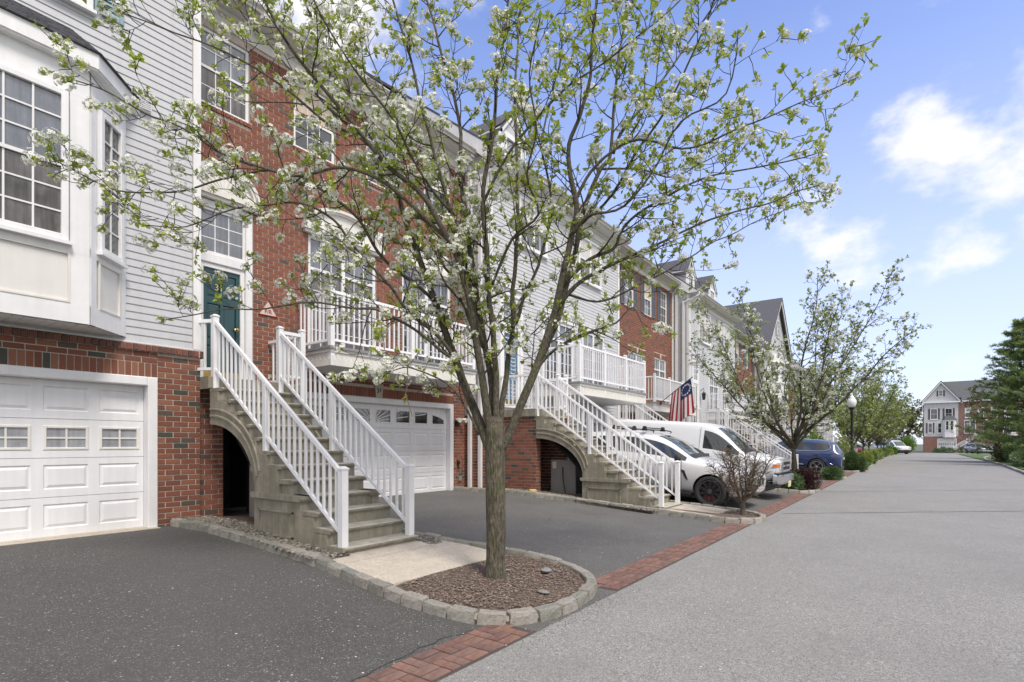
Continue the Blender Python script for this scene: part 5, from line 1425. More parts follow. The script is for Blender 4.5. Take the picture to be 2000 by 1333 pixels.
VAN_ST = [(0, .62, .98, 1.06, .80, .84, .74), (.05, .56, 1.04, 1.13, .88, .94, .82), (.18, .50, 1.08, 1.17, .92, .985, .84), (.55, .46, 1.12, 1.22, .94, 1.0, .85), (.92, .44, 1.16, 1.28, .94, 1.01, .85, {'top': 3, 'side': 0}), (1.0, .44, 1.17, 1.31, .94, 1.01, .85, {'top': 2, 'side': 1}),
          (1.38, .44, 1.18, 1.68, .94, 1.01, .82, {'top': 2, 'side': 1}), (1.72, .44, 1.19, 1.98, .94, 1.01, .79, {'side': 1}), (2.12, .44, 1.20, 2.06, .94, 1.01, .79), (2.2, .44, 1.2, 2.07, .94, 1.01, .79), (3.6, .44, 1.2, 2.10, .94, 1.01, .80), (5.2, .46, 1.2, 2.10, .94, 1.01, .80), (5.52, .48, 1.2, 2.06, .92, .99, .78), (5.6, .5, 1.18, 1.98, .88, .95, .74)]
def make_car(label, cat, paint, stations, loc, rz, axles, wr, ww, rim_m, spokes, twin=True, cal=False, track=.86, rx=0., name='parked_car', group=None, liner=None, black_roof=False):
    t = thing(name, label, cat, loc, rz, group, rx)
    pcs = car_body(stations, [paint, m_carglass, m_carglass, m_plastic] if False else [paint, m_carglass, MATS['windscreen glass'], m_plastic], axles, wr, track)
    for idx, lst in pcs.items():
        for mb, m in lst: mb.build({0: 'body', 1: 'side_window', 2: 'windscreen', 3: 'black_trim'}.get(idx, 'body'), m, t)
    ub_ = MB(); L = stations[-1][0]; ub_.box(-.75, .75, .35, L - .35, .20, .34); ub_.build('underbody', m_plastic, t)
    for ya in axles:
        for sx in (-1, 1): wheel(t, sx * track, ya, wr, ww, rim_m, spokes, sx, twin, cal and ya < 2 )
    return t
mat('windscreen glass', (.05, .06, .06), .03, .5, 2.0, spec=.9, coat=.6, islands=None)
SL = .0667
def place(x, y_nose): return (x, y_nose, gz(y_nose) + .0)
# white SUV, nose to the street
suv = make_car('white sports utility car with black wheels parked beside the second staircase', 'car', m_carw, SUV_ST, (14.13, 3.0, .012), 0, (.93, 3.90), .372, .27, m_rimk, 10, True, True, .855, math.atan(SL) * .93, group='cars on the driveways')
def car_details(t, L, roofrack=False, front='suv', rear=True):
    for sx in (-1, 1):
        b = MB(); b.smooth = True; b.loft([[(sx * (.99 + .02), 1.66, 1.07), (sx * (.99 + .02), 1.72, 1.07), (sx * .97, 1.72, 1.10), (sx * .97, 1.66, 1.10)], [(sx * 1.16, 1.60, 1.05), (sx * 1.16, 1.76, 1.05), (sx * 1.15, 1.76, 1.20), (sx * 1.15, 1.62, 1.20)], [(sx * 1.20, 1.64, 1.08), (sx * 1.20, 1.74, 1.08), (sx * 1.19, 1.74, 1.18), (sx * 1.19, 1.65, 1.18)]], caps=(1, 1)); b.build('wing_mirror', t.children[0].data.materials[0], t)
        h = MB(); h.smooth = True
        h.loft([[(sx * .66, .085, .66), (sx * .66, .10, .74), (sx * .66, .14, .78)], [(sx * .82, .15, .68), (sx * .82, .17, .77), (sx * .82, .20, .81)], [(sx * .925, .34, .74), (sx * .92, .35, .81), (sx * .90, .37, .85)]], closed=False); h.build('headlight', m_lens, t)
        h = MB(); h.loft([[(sx * .72, L - .03, .92), (sx * .72, L - .06, 1.03)], [(sx * .88, L - .12, .94), (sx * .86, L - .14, 1.06)], [(sx * .955, L - .34, 1.0), (sx * .945, L - .35, 1.09)]], closed=False); h.build('tail_light', m_taill, t)
        for (y, z) in ((2.72, .93), (3.70, .95)):
            d = MB(); d.bbox(sx * 1.0 - .012, sx * 1.0 + .022, y, y + .19, z, z + .028, .006); d.build('door_handle', t.children[0].data.materials[0], t)
        for y in (1.62, 2.98, 3.86):
            g = MB(); g.tube([(sx * .955, y, .36), (sx * 1.003, y + .0, .66), (sx * .99, y + .02, .98), (sx * .957, y + .03, 1.06)], .004, 4); g.build('door_gap', m_black, t)
        s = MB(); s.bbox(sx * .95 - .04, sx * .95 + .04, 1.36, 3.42, .25, .34, .012); s.build('sill_trim', m_plastic, t)
    if roofrack:
        for sx in (-1, 1):
            r_ = MB(); r_.tube(smooth_path([(sx * .62, 2.55, 1.70), (sx * .63, 2.66, 1.765), (sx * .63, 3.9, 1.765), (sx * .62, 4.05, 1.69)], 4), .016, 6); r_.build('roof_rail', m_black, t)
        for y in (2.75, 3.6):
            r_ = MB(); r_.box(-.66, .66, y, y + .07, 1.80, 1.83)
            rb_ = r_.build('rack_bar', m_black, t)
            for sx in (-1, 1):
                k = MB(); k.loft([[(sx * .58, y - .02, 1.74), (sx * .70, y - .02, 1.74), (sx * .70, y + .09, 1.74), (sx * .58, y + .09, 1.74)], [(sx * .60, y, 1.86), (sx * .67, y, 1.86), (sx * .67, y + .07, 1.86), (sx * .60, y + .07, 1.86)]], caps=(1, 1)); k.build('rack_foot', m_black, rb_)
car_details(suv, 4.93, True)
b = MB(); b.loft([[(-.985, 1.47, .62), (-.985, 1.50, .62)], [(-1.0, 1.58, .86), (-1.0, 1.66, .86)]], closed=False); 
b = MB(); b.prism([(1.46, .60), (1.52, .62), (1.64, .84), (1.55, .82)], 'x', -1.004, -.96); b.build('wing_vent', m_black, suv)
b = MB(); b.tube([(-.955, .36, .60), (-.985, .48, .68), (-.99, .56, .72)], .013, 5); b.build('side_marker', m_taill, suv)
b = MB()
for sx in (-1, 1): b.bbox(sx * .17 - .14, sx * .17 + .14, .0, .12, .55, .74, .02)
b.build('grille', m_black, suv, kind='stuff')
b = MB(); b.bbox(-.62, .62, .02, .2, .33, .45, .02); b.build('air_intake', m_black, suv)
# white van
van = make_car('white panel van with chrome front bumper parked beside the white car', 'van', m_carw2, VAN_ST, (17.05, 3.0, .012), 0, (.98, 4.35), .375, .25, m_rims, 8, False, False, .86, math.atan(SL) * .9, name='parked_van')
b = MB(); b.smooth = False
b.loft([[(-.96, .10, .46), (-.95, .02, .46), (-.70, -.10, .46), (.70, -.10, .46), (.95, .02, .46), (.96, .10, .46)], [(-.98, .12, .52), (-.97, .0, .52), (-.72, -.13, .52), (.72, -.13, .52), (.97, .0, .52), (.98, .12, .52)],
        [(-.98, .12, .68), (-.97, .0, .68), (-.72, -.13, .68), (.72, -.13, .68), (.97, .0, .68), (.98, .12, .68)], [(-.96, .12, .72), (-.95, .04, .72), (-.70, -.08, .72), (.70, -.08, .72), (.95, .04, .72), (.96, .12, .72)]], closed=False); b.build('front_bumper', m_chrome, van)
b = MB(); b.box(-.96, .96, -.02, .3, .40, .47); b.box(-.4, .4, -.10, .0, .42, .50); b.build('bumper_valance', m_plastic, van)
b = MB(); b.box(-.93, .93, -.01, .10, .70, .76); b.build('bumper_gap', m_black, van)
g = MB(); g.box(-.56, .56, -.035, .08, .78, .84); g.box(-.56, .56, -.035, .08, 1.06, 1.14); g.box(-.56, -.49, -.034, .08, .84, 1.06); g.box(.49, .56, -.034, .08, .84, 1.06); g.box(-.49, .49, -.03, .02, .925, .975); gro = g.build('grille', m_chrome, van)
g = MB(); g.box(-.49, .49, .0, .05, .84, 1.06)
for i in range(9): g.box(-.49, .49, -.012, .0, .852 + i * .024, .860 + i * .024)
g.build('grille_mesh', m_black, gro)
g = MB(); g.tube([(0, -.036, .95), (0, -.042, .95)], [.09, .085], 20); g.v = [(x * 1.0, y, (z - .95) * .45 + .95) for x, y, z in g.v]; g.build('oval_badge', m_carb, gro)
for sx in (-1, 1):
    h = MB(); h.loft([[(sx * .58, -.02, .79), (sx * .58, -.02, 1.05)], [(sx * .80, -.005, .79), (sx * .80, -.005, 1.05)], [(sx * .93, .06, .79), (sx * .93, .06, 1.05)]], closed=False); ho = h.build('headlight', m_lens, van)
    h = MB(); h.box(sx * .62 - .0 if sx > 0 else -.80, .80 if sx > 0 else -.62, -.024, -.008, .84, .98); h.build('reflector', m_chrome, ho)
    h = MB(); h.loft([[(sx * .80, -.012, .92), (sx * .80, -.012, 1.0)], [(sx * .945, .055, .92), (sx * .945, .055, 1.0)], [(sx * .985, .14, .92), (sx * .985, .14, 1.0)]], closed=False); h.build('indicator', m_amber, ho)
    m_ = MB(); m_.bbox(sx * 1.16 - .10, sx * 1.16 + .10, 1.18, 1.30, 1.16, 1.46, .03); m_.tube([(sx * 1.0, 1.3, 1.28), (sx * 1.1, 1.28, 1.28)], .025, 6); m_.build('wing_mirror', m_black, van)
    for y in (.98 + .28, 2.16):
        g = MB(); g.tube([(sx * .975, y, .5), (sx * 1.013, y, .82), (sx * 1.0, y + .005, 1.16)], .004, 4); g.build('door_gap', m_black, van)
    g = MB(); g.tube([(sx * .965, 2.17, 1.22), (sx * .83, 2.17, 1.93)], .004, 4); g.build('door_gap', m_black, van)
    g = MB(); g.bbox(sx * 1.008 - .01, sx * 1.008 + .02, 1.86, 2.06, 1.02, 1.06, .006); g.build('door_handle', m_black, van)
    g = MB(); g.tube([(sx * .935, 2.3, 1.40), (sx * .935, 5.3, 1.40)], .003, 4); g.build('body_crease', m_util, van)
b = MB(); b.bbox(-.17, .17, -.15, -.13, .36, .52, .004); b.build('number_plate', m_plate, van)
# blue SUV, tail to the street
blue = make_car('dark blue sports utility car parked tail out past the second tree', 'car', m_carb, SUV_ST, (31.6, 7.78, .30), R(180), (.93, 3.88), .375, .27, m_rims, 5, True, False, .865, -math.atan(SL) * .9, group='cars on the driveways')
car_details(blue, 4.93)
for sx in (-1, 1):
    b = MB(); b.tube(smooth_path([(sx * .955, 2.0, 1.10), (sx * .962, 3.3, 1.13), (sx * .945, 4.1, 1.17), (sx * .88, 4.4, 1.32), (sx * .74, 4.3, 1.58)], 5), .014, 5); b.build('chrome_trim', m_chrome, blue)
    b = MB(); b.tube([(sx * .985, 1.5, .45), (sx * .985, 3.3, .45)], .02, 5); b.build('sill_strip', m_chrome, blue)
    b = MB(); b.tube([(sx * .93, 4.45, .56), (sx * .80, 4.84, .56)], .02, 5); b.build('bumper_strip', m_chrome, blue)
b = MB(); b.bbox(-.8, .8, 4.62, 4.90, .30, .50, .03); b.build('rear_bumper', m_plastic, blue)
b = MB(); b.bbox(-.17, .17, 4.92, 4.945, .78, .90, .004); b.build('number_plate', m_plate, blue)
for (lab, cat, pm, st, loc, rz, nm) in (('dark red car parked beyond the lawn patch', 'car', m_carr, SUV_ST, (65.3, 3.1, .0), 0, 'parked_car'), ('black car parked just beyond the dark red one', 'car', m_cark, SUV_ST, (67.9, 4.6, .05), 0, 'parked_car'),
                                 ('silver car parked between the far street trees', 'car', m_cars, SUV_ST, (78.2, 3.2, .0), 0, 'parked_car'),
                                 ('white passenger van parked near the end of the row', 'van', m_carw2, VAN_ST, (100.5, 1.0, .0), R(-52), 'parked_van'),
                                 ('silver grey car parked before the far brick house', 'car', m_cars, SUV_ST, (112.2, -9.2, .0), R(-68), 'parked_car'), ('pale blue car nosed in behind the far pine', 'car', m_cars, SUV_ST, (114.5, -12.2, .0), R(-72), 'parked_car')):
    c = make_car(lab, cat, pm, st, loc, rz, (.93, 3.9) if st is SUV_ST else (.98, 4.35), .37, .26, m_rims, 5, True, False, .86, 0, name=nm, group='cars on the driveways' if cat == 'car' else None)
    if st is SUV_ST: car_details(c, 4.93)
    else:
        b = MB(); b.box(-.94, .94, -.08, .2, .42, .66); b.build('front_bumper', m_plastic, c)
        for sx in (-1, 1):
            b = MB(); b.box(sx * 1.005 - .02, sx * 1.005 + .004, 2.3, 5.1, 1.3, 1.75); b.v = [(x - sx * (z - 1.25) * .26, y, z) for x, y, z in b.v]; b.build('rear_window', m_carglass, c)
            h = MB(); h.box(sx * .72 - .16, sx * .72 + .16, -.02, .1, .84, 1.04); h.build('headlight', m_lens, c)

# ------------------------------------------------------------------ flag, street lamp
fl_ = thing('flag', 'striped flag with a ring of stars on a slanted pole at the brick house deck', 'flag', (21.25, 8.28, 3.22))
pb, pt = Vector((0, 0, 0)), Vector((0, -1.30, .95))
p = MB(); p.tube([pb, pt], .016, 8); p.tube([pt, pt + (pt - pb) * .02], [.025, .025], 8); p.build('flagpole', m_black, fl_)
p = MB(); p.bbox(-.05, .05, -.08, .06, -.06, .06, .01); p.build('bracket', m_black, fl_)
NU, NV = 26, 26          # u along the hoist (pole), v down the fly
LU, LV = .92, 1.42
def flag_pt(u, v):
    top = pt.lerp(pb, .04 + u * LU / (pt - pb).length)
    g = v * LV
    fold = math.sin(u * 13 + v * 1.2) * .085 * v ** .7 + math.sin(u * 27 + 1.) * .03 * v
    pull = (.5 - u) * .46 * v ** .8          # the cloth gathers towards its middle as it hangs
    return Vector((fold, top.y + (pt.y - pb.y) * pull * .55 + .04 * v, top.z - g - (pt.z - pb.z) * (-pull) * .4))
for nm, ia, mm in (('red_stripe', 0, m_flagr), ('white_stripe', 1, m_flagw), ('canton', 2, m_flagb)):
    if nm == 'canton':
        b = MB(); nu = 7 * 2; L_ = []
        for i in range(13):
            for j in range(12): 
                a0, a1, c0, c1 = i / 13 * 7 / 13, (i + 1) / 13 * 7 / 13, j / 12 * .42, (j + 1) / 12 * .42
                b.face([flag_pt(a0, c0), flag_pt(a1, c0), flag_pt(a1, c1), flag_pt(a0, c1)])
        b.smooth = True; b.build(nm, mm, fl_)
    else:
        for s in range(13):
            if s % 2 != ia: continue
            b = MB(); v0 = .42 if s < 7 else 0.
            for i in range(2):
                a0, a1 = (s + i / 2) / 13, (s + (i + 1) / 2) / 13
                for j in range(16):
                    c0, c1 = v0 + (1 - v0) * j / 16, v0 + (1 - v0) * (j + 1) / 16
                    b.face([flag_pt(a0, c0), flag_pt(a1, c0), flag_pt(a1, c1), flag_pt(a0, c1)])
            b.build(nm, mm, fl_)
for k in range(13):
    a = 2 * math.pi * k / 13; u, v = 3.5 / 13 + math.cos(a) * .19, .21 + math.sin(a) * .135
    e = .012; c = flag_pt(u, v); du = (flag_pt(u + e, v) - c).normalized(); dv = (flag_pt(u, v + e) - c).normalized(); nn = du.cross(dv).normalized()
    for sgn in (1, -1):
        b = MB(); b.face([c + nn * .006 * sgn + (du * math.cos(t) + dv * math.sin(t)) * (.052 if q % 2 == 0 else .021) for q, t in enumerate([2 * math.pi * i / 10 for i in range(10)])]); b.build('star', m_flagw, fl_)
lamp = thing('street_lamp', 'black street lamp post with white acorn globe between driveway trees', 'street lamp', (36.6, 2.86, .08))
b = MB(); b.smooth = True; b.lathe([(.0, 0), (.19, 0), (.19, .08), (.15, .12), (.14, .5), (.10, .62), (.085, .7), (.075, .74), (.062, 3.3), (.085, 3.34), (.06, 3.40), (.0, 3.4)], 14); b.build('post', m_black, lamp)
b = MB(); b.lathe([(.0, 3.40), (.07, 3.40), (.10, 3.46), (.15, 3.52), (.15, 3.58), (.0, 3.58)], 14); b.build('lamp_fitter', m_black, lamp)
b = MB(); b.smooth = True; b.lathe([(.13, 3.58), (.19, 3.66), (.235, 3.80), (.24, 3.92), (.20, 4.03), (.14, 4.09), (.145, 4.12), (.10, 4.20), (.045, 4.26), (.05, 4.29), (.02, 4.34), (.0, 4.36)], 18); b.build('lamp_globe', m_globe, lamp)
# ------------------------------------------------------------------ trees and planting
def rand_unit(r):
    while True:
        v = Vector((r.uniform(-1, 1), r.uniform(-1, 1), r.uniform(-1, 1)))
        if .1 < v.length < 1: return v.normalized()
def side_dir(t, r, ang):
    a = t.orthogonal().normalized(); b = t.cross(a); p = r.uniform(0, 6.283)
    return (t * math.cos(ang) + (a * math.cos(p) + b * math.sin(p)) * math.sin(ang)).normalized()
def grow(r, p, d, L, n, up, kink):
    pts = [p.copy()]; st = L / n
    for i in range(n):
        d = (d + rand_unit(r) * kink + Vector((0, 0, up))).normalized(); p = p + d * st; pts.append(p.copy())
    return pts
LEAF = [((0, 0, 0), (-.34, .42, .06), (0, .40, -.05)), ((0, 0, 0), (0, .40, -.05), (.34, .42, .06)), ((-.34, .42, .06), (0, 1.0, .10), (0, .40, -.05)), ((0, .40, -.05), (0, 1.0, .10), (.34, .42, .06))]
def add_leaf(mb, p, d, up, size):
    d = d.normalized(); s = d.cross(up)
    if s.length < .05: s = d.orthogonal()
    s.normalize(); u = s.cross(d)
    b = len(mb.v)
    for (x, y, z) in ((0, 0, 0), (-.36, .45, .09), (0, .45, -.04), (.36, .45, .09), (0, 1, .02)): mb.v.append(tuple(p + s * (x * size) + d * (y * size) + u * (z * size)))
    for f in ((0, 2, 1), (0, 3, 2), (1, 2, 4), (2, 3, 4)): mb.f.append(tuple(b + i for i in f)); mb.m.append(0)
def blossom_mesh(r, R_=.07, n=15, fs=.017, nm='blossom_cluster', pm=None):
    """a corymb: a domed head of five-petalled flowers"""
    mb = MB()
    for k in range(n):
        v = rand_unit(r); v.z = abs(v.z) * 1.0 - .25; v.normalize(); c = v * R_ * r.uniform(.75, 1.05); t = v.orthogonal().normalized(); w = v.cross(t); a0 = r.uniform(0, 6.28)
        f = fs * r.uniform(.85, 1.2)
        for q in range(5):
            a = a0 + q * 1.2566; e = (t * math.cos(a) + w * math.sin(a)); g = (t * math.cos(a + 1.57) + w * math.sin(a + 1.57))
            mb.face([c, c + e * f * .62 - g * f * .46 + v * f * .18, c + e * f * 1.1 + v * f * .22, c + e * f * .62 + g * f * .46 + v * f * .18], 0)
        mb.face([c + v * .003 + (t * math.cos(a) + w * math.sin(a)) * f * .24 for a in (0, 1.57, 3.14, 4.71)], 1)
    return mb.mesh(nm, [pm or m_petal, m_anther])
BLOS = [blossom_mesh(random.Random(80 + k), .046 + .006 * k, 24 + 3 * k, .0135) for k in range(5)]
def build_tree(root, limbs, trunk, r, sp2=.20, len2=(.35, 1.0), sp3=.13, len3=(.10, .32), leaf=(.035, .06), leaves=(4, 8), blossom=.5, cap=300, lm=None, droop=.05, spur=.5, thick=1., bl_scale=(.7, 1.5), lim_mat=None, twig_n=4, skip_low=.16, zone=None):
    """limbs: list of (points, r0, r1). Adds branches, twigs, leaves and blossom clusters"""
    tm = MB(); tm.smooth = True
    tp = smooth_path(trunk[0], 5); tm.tube(tp, [(trunk[1][0] + (trunk[1][1] - trunk[1][0]) * (i / (len(tp) - 1)) ** .8 + (.045 * max(0, 1 - i / 3.))) * (1 + .05 * noise.noise(tp[i] * 4)) * min(1, .35 + (len(tp) - 1 - i) * .16) for i in range(len(tp))], 18)
    tm.build('trunk', m_trunk, root)
    lmb, bmb, tw = MB(), MB(), MB(); lmb.smooth = bmb.smooth = True
    lv = MB(); spots = []
    for (pts, r0, r1) in limbs:
        path = smooth_path(pts, 4); n = len(path)
        # slight knots and waver
        path = [path[0]] + [p + Vector((noise.noise(p * 2.1), noise.noise(p * 2.1 + Vector((9, 0, 0))), noise.noise(p * 2.1 + Vector((0, 9, 0))))) * .035 for p in path[1:]]
        rad = [(r0 + (r1 - r0) * (i / (n - 1)) ** .75) * (1 + .10 * noise.noise(path[i] * 5)) for i in range(n)]
        lmb.tube(path, rad, 9 if r0 > .03 else 7)
        acc = 0.; total = sum((b - a).length for a, b in zip(path, path[1:])); run = 0
        for i in range(n - 1):
            seg = path[i + 1] - path[i]; run += seg.length; acc += seg.length; s = run / total
            while acc > sp2:
                acc -= sp2 * r.uniform(.7, 1.3)
                if s < skip_low: continue
                t = seg.normalized(); p = path[i].lerp(path[i + 1], r.random())
                if r.random() < .12: continue
                L = r.uniform(*len2) * (1.1 - .45 * s); d = side_dir(t, r, R(r.uniform(32, 68)))
                bp = grow(r, p, d, L, 6, droop + .03, .20); rb = min(rad[i] * .55, .011 * thick * (L / .8) ** .5)
                bmb.tube(bp, [rb * (1 - .72 * k / 6) for k in range(7)], 5)
                spots.append((bp[-1], (bp[-1] - bp[-2]).normalized(), 1.))
                a2 = 0.
                for k in range(1, 6):
                    m_ = max(1, int(round((bp[k + 1] - bp[k]).length / sp3 + r.uniform(-.4, .4))))
                    for _ in range(m_):
                        q = bp[k].lerp(bp[k + 1], r.random()); L3 = r.uniform(*len3); d3 = side_dir((bp[k + 1] - bp[k]).normalized(), r, R(r.uniform(35, 80)))
                        t3 = grow(r, q, d3, L3, 3, .12, .35); tw.tube(t3, [.0042 * thick, .0036 * thick, .003 * thick, .0022 * thick], twig_n if twig_n > 2 else 3)
                        spots.append((t3[-1], (t3[-1] - t3[-2]).normalized(), .85))
        t_end = (path[-1] - path[-2]).normalized(); spots.append((path[-1], t_end, 1.2))
    lmb.build('limbs', lim_mat or m_bark, root)
    if bmb.v: bmb.build('branches', m_twig, root, kind='stuff')
    if tw.v: tw.build('twigs', m_twig, root, kind='stuff')
    for (p, d, w) in spots:
        for _ in range(r.randint(*leaves)):
            e = (d * .35 + rand_unit(r) * .9 + Vector((0, 0, .25))).normalized(); add_leaf(lv, p - d * r.uniform(0, .05) + e * .006, e, (Vector((0, 0, 1)) + rand_unit(r) * .6), r.uniform(*leaf))
    if lv.v: lv.build('leaves', lm or m_leaf, root, kind='stuff')
    if blossom:
        ch = []
        for s in spots:
            pr = blossom if zone is None else blossom * zone(s[0])
            if r.random() < pr: ch.append(s)
        base = Vector(root.location)
        ch.sort(key=lambda s: (s[0] + base - Vector(CAM)).length)
        mass = MB()
        for i, (p, d, w) in enumerate(ch):
            sc_ = r.uniform(*bl_scale); rot = (d * .6 + Vector((0, 0, .8)) + rand_unit(r) * .5).to_track_quat('Z', 'Y')
            if i < cap:
                o = link('blossom_cluster', BLOS[i % 5], root, p, kind='stuff'); o.rotation_mode = 'QUATERNION'; o.rotation_quaternion = rot; o.scale = (sc_,) * 3
            else:
                me = BLOS[i % 5]; b = len(mass.v); M = Matrix.Translation(p) @ rot.to_matrix().to_4x4() @ Matrix.Scale(sc_, 4)
                mass.v += [tuple(M @ v.co) for v in me.vertices]
                for pl in me.polygons: mass.f.append(tuple(b + v for v in pl.vertices)); mass.m.append(pl.material_index)
        if mass.v: mass.build('blossoms', [m_petal, m_anther], root, kind='stuff')
    return spots

# the flowering pear in the nearest bed: its limbs stand where the photograph shows them, spread in depth round the trunk
rt = random.Random(11)
TX, TY = 4.67, 3.70
pear = thing('flowering_pear_tree', 'blossoming pear tree with mossy trunk in the nearest kerbed mulch bed', 'tree', (TX, TY, gz(TY) + .06))
OR = Vector((TX, TY, gz(TY) + .06)); D0 = 5.95
def tl(px_pts, k0, k1, r0, r1):
    """limb through photograph points; k0..k1 = metres nearer (-) or farther (+) than the trunk"""
    n = len(px_pts); out = []
    for i, (x, y) in enumerate(px_pts):
        t = i / (n - 1); out.append(at(x, y, D0 + k0 + (k1 - k0) * t) - OR)
    return (out, r0 * .86, r1 * .86)
f0 = at(968, 850, D0) - OR
trunk_pts = [Vector((0, 0, -.12)), at(969, 1060, D0) - OR, at(968, 980, D0) - OR, at(967, 905, D0) - OR, at(968, 845, D0) - OR, at(967, 812, D0) - OR]
LIMBS = [
    tl([(958, 880), (925, 800), (885, 690), (848, 590), (812, 480), (775, 385), (738, 300), (698, 211), (657, 130), (610, 40), (570, -60)], 0, .75, .066, .012),
    tl([(962, 870), (945, 770), (928, 660), (915, 570), (877, 469), (832, 390), (762, 330), (702, 260), (641, 187), (590, 130), (545, 50), (505, -30)], 0, -.9, .055, .012),
    tl([(966, 860), (958, 760), (945, 660), (928, 560), (910, 440), (901, 340), (896, 240), (880, 150), (851, 63), (825, -30)], .0, .35, .050, .012),
    tl([(945, 680), (915, 560), (885, 440), (851, 299), (826, 220), (801, 110), (770, 20), (750, -60)], .05, -.45, .034, .010),
    tl([(970, 860), (968, 760), (965, 660), (950, 520), (941, 369), (958, 268), (972, 150), (987, 47), (1000, -50)], 0, -.25, .052, .012),
    tl([(974, 860), (985, 760), (998, 650), (1006, 540), (1010, 430), (1009, 320), (1004, 200), (1012, 80), (1020, -40)], 0, .85, .046, .010),
    tl([(978, 880), (1010, 815), (1040, 735), (1070, 650), (1094, 560), (1113, 460), (1124, 410), (1115, 350), (1112, 285), (1135, 225), (1153, 150), (1160, 60), (1165, -40)], 0, -.35, .066, .012),
    tl([(1052, 705), (1085, 630), (1107, 560), (1122, 490), (1146, 389), (1168, 331), (1189, 310), (1198, 250), (1203, 150), (1218, 50), (1230, -40)], -.05, .45, .050, .010),
    tl([(1040, 735), (1065, 700), (1112, 665), (1165, 644), (1205, 628), (1235, 600), (1262, 655)], -.05, -.35, .026, .006),
    tl([(1090, 600), (1125, 562), (1165, 536), (1217, 507), (1259, 489), (1300, 472), (1370, 436), (1450, 412), (1530, 385), (1600, 365)], .0, .35, .032, .007),
    tl([(1098, 560), (1152, 507), (1199, 486), (1212, 455), (1233, 429), (1290, 392), (1370, 352), (1450, 330), (1530, 318), (1600, 300)], .0, -.6, .028, .006),
    tl([(1120, 400), (1155, 335), (1195, 295), (1250, 270), (1330, 290), (1420, 262), (1500, 228), (1580, 190), (1672, 152)], -.1, -.5, .024, .005),
    tl([(1198, 300), (1240, 225), (1290, 160), (1340, 90), (1390, 20), (1430, -60)], .35, .9, .022, .007),
    tl([(1135, 430), (1180, 400), (1240, 300), (1300, 215), (1345, 130), (1385, 40), (1400, -30)], .2, -.7, .022, .007),
    tl([(925, 790), (895, 715), (860, 684), (832, 659), (800, 636), (735, 608), (693, 600), (643, 596), (580, 597), (520, 603), (440, 605), (380, 618), (318, 625)], .0, -.75, .026, .005),
    tl([(935, 850), (905, 790), (880, 752), (850, 732), (797, 718), (765, 728), (735, 735)], .0, -.5, .017, .005),
    tl([(905, 745), (880, 690), (850, 650), (800, 610), (757, 560), (686, 480), (652, 430), (585, 395), (521, 400), (454, 410), (360, 440), (280, 437)], .0, -1.0, .028, .005),
    tl([(848, 590), (790, 540), (740, 490), (700, 430), (640, 380), (585, 349), (521, 334), (454, 349), (370, 372), (300, 375), (230, 372), (160, 345), (105, 315)], .3, -1.0, .026, .005),
    tl([(877, 469), (800, 400), (730, 350), (660, 330), (580, 345), (500, 325), (420, 290), (350, 245), (280, 220), (200, 175), (110, 145)], -.3, -1.3, .024, .005),
    tl([(702, 260), (640, 240), (560, 175), (500, 130), (430, 95), (350, 70), (280, 40), (200, 15)], -.5, -1.2, .018, .005),
    tl([(735, 300), (660, 230), (580, 150), (500, 60), (440, -20)], .4, .2, .020, .006),
    tl([(928, 640), (905, 600), (870, 560), (845, 505), (800, 470), (740, 430), (690, 440), (640, 520), (600, 560)], -.05, .7, .018, .005),
    tl([(1000, 640), (1030, 570), (1065, 470), (1075, 380), (1060, 280), (1080, 180), (1100, 80), (1110, -20)], .1, 1.1, .026, .008),
    tl([(941, 400), (990, 300), (1050, 230), (1110, 170), (1180, 120), (1260, 60), (1340, -10)], -.1, -.8, .020, .006),
    tl([(1168, 331), (1240, 330), (1320, 345), (1400, 300), (1470, 260)], .2, 1.0, .016, .005),
    tl([(1107, 576), (1170, 590), (1240, 560), (1320, 520), (1400, 470), (1480, 430), (1560, 400)], .1, 1.0, .018, .005),
    tl([(915, 560), (870, 520), (850, 440), (830, 360), (790, 260), (740, 150), (700, 50), (680, -40)], .2, 1.2, .022, .007),
    tl([(960, 560), (1000, 470), (1050, 420), (1030, 340), (1050, 250), (1030, 140), (1060, 30)], -.1, -1.3, .020, .006),
    tl([(890, 420), (850, 380), (800, 300), (760, 220), (690, 130), (640, 60), (600, -30)], -.1, -1.5, .020, .006),
    tl([(1113, 460), (1150, 420), (1220, 400), (1280, 330), (1330, 240), (1420, 180), (1440, 60)], -.2, -1.1, .020, .006),
]
spots = build_tree(pear, LIMBS, (trunk_pts, (.102, .115)), rt, sp2=.155, len2=(.28, .85), sp3=.115, len3=(.08, .26), leaf=(.032, .064), leaves=(5, 10), blossom=.52, bl_scale=(.5, 1.35), zone=lambda p: 1.2 if (p.x * S_ - p.y * C_) < -.1 else .6)
# a snapped twig hanging from a lower limb
b = MB(); b.tube([at(795, 700, 5.5) - OR, at(797, 745, 5.5) - OR, at(792, 770, 5.5) - OR, at(800, 795, 5.5) - OR, at(806, 815, 5.5) - OR], [.006, .005, .006, .005, .002], 5); b.build('broken_twig', m_twig2, pear)

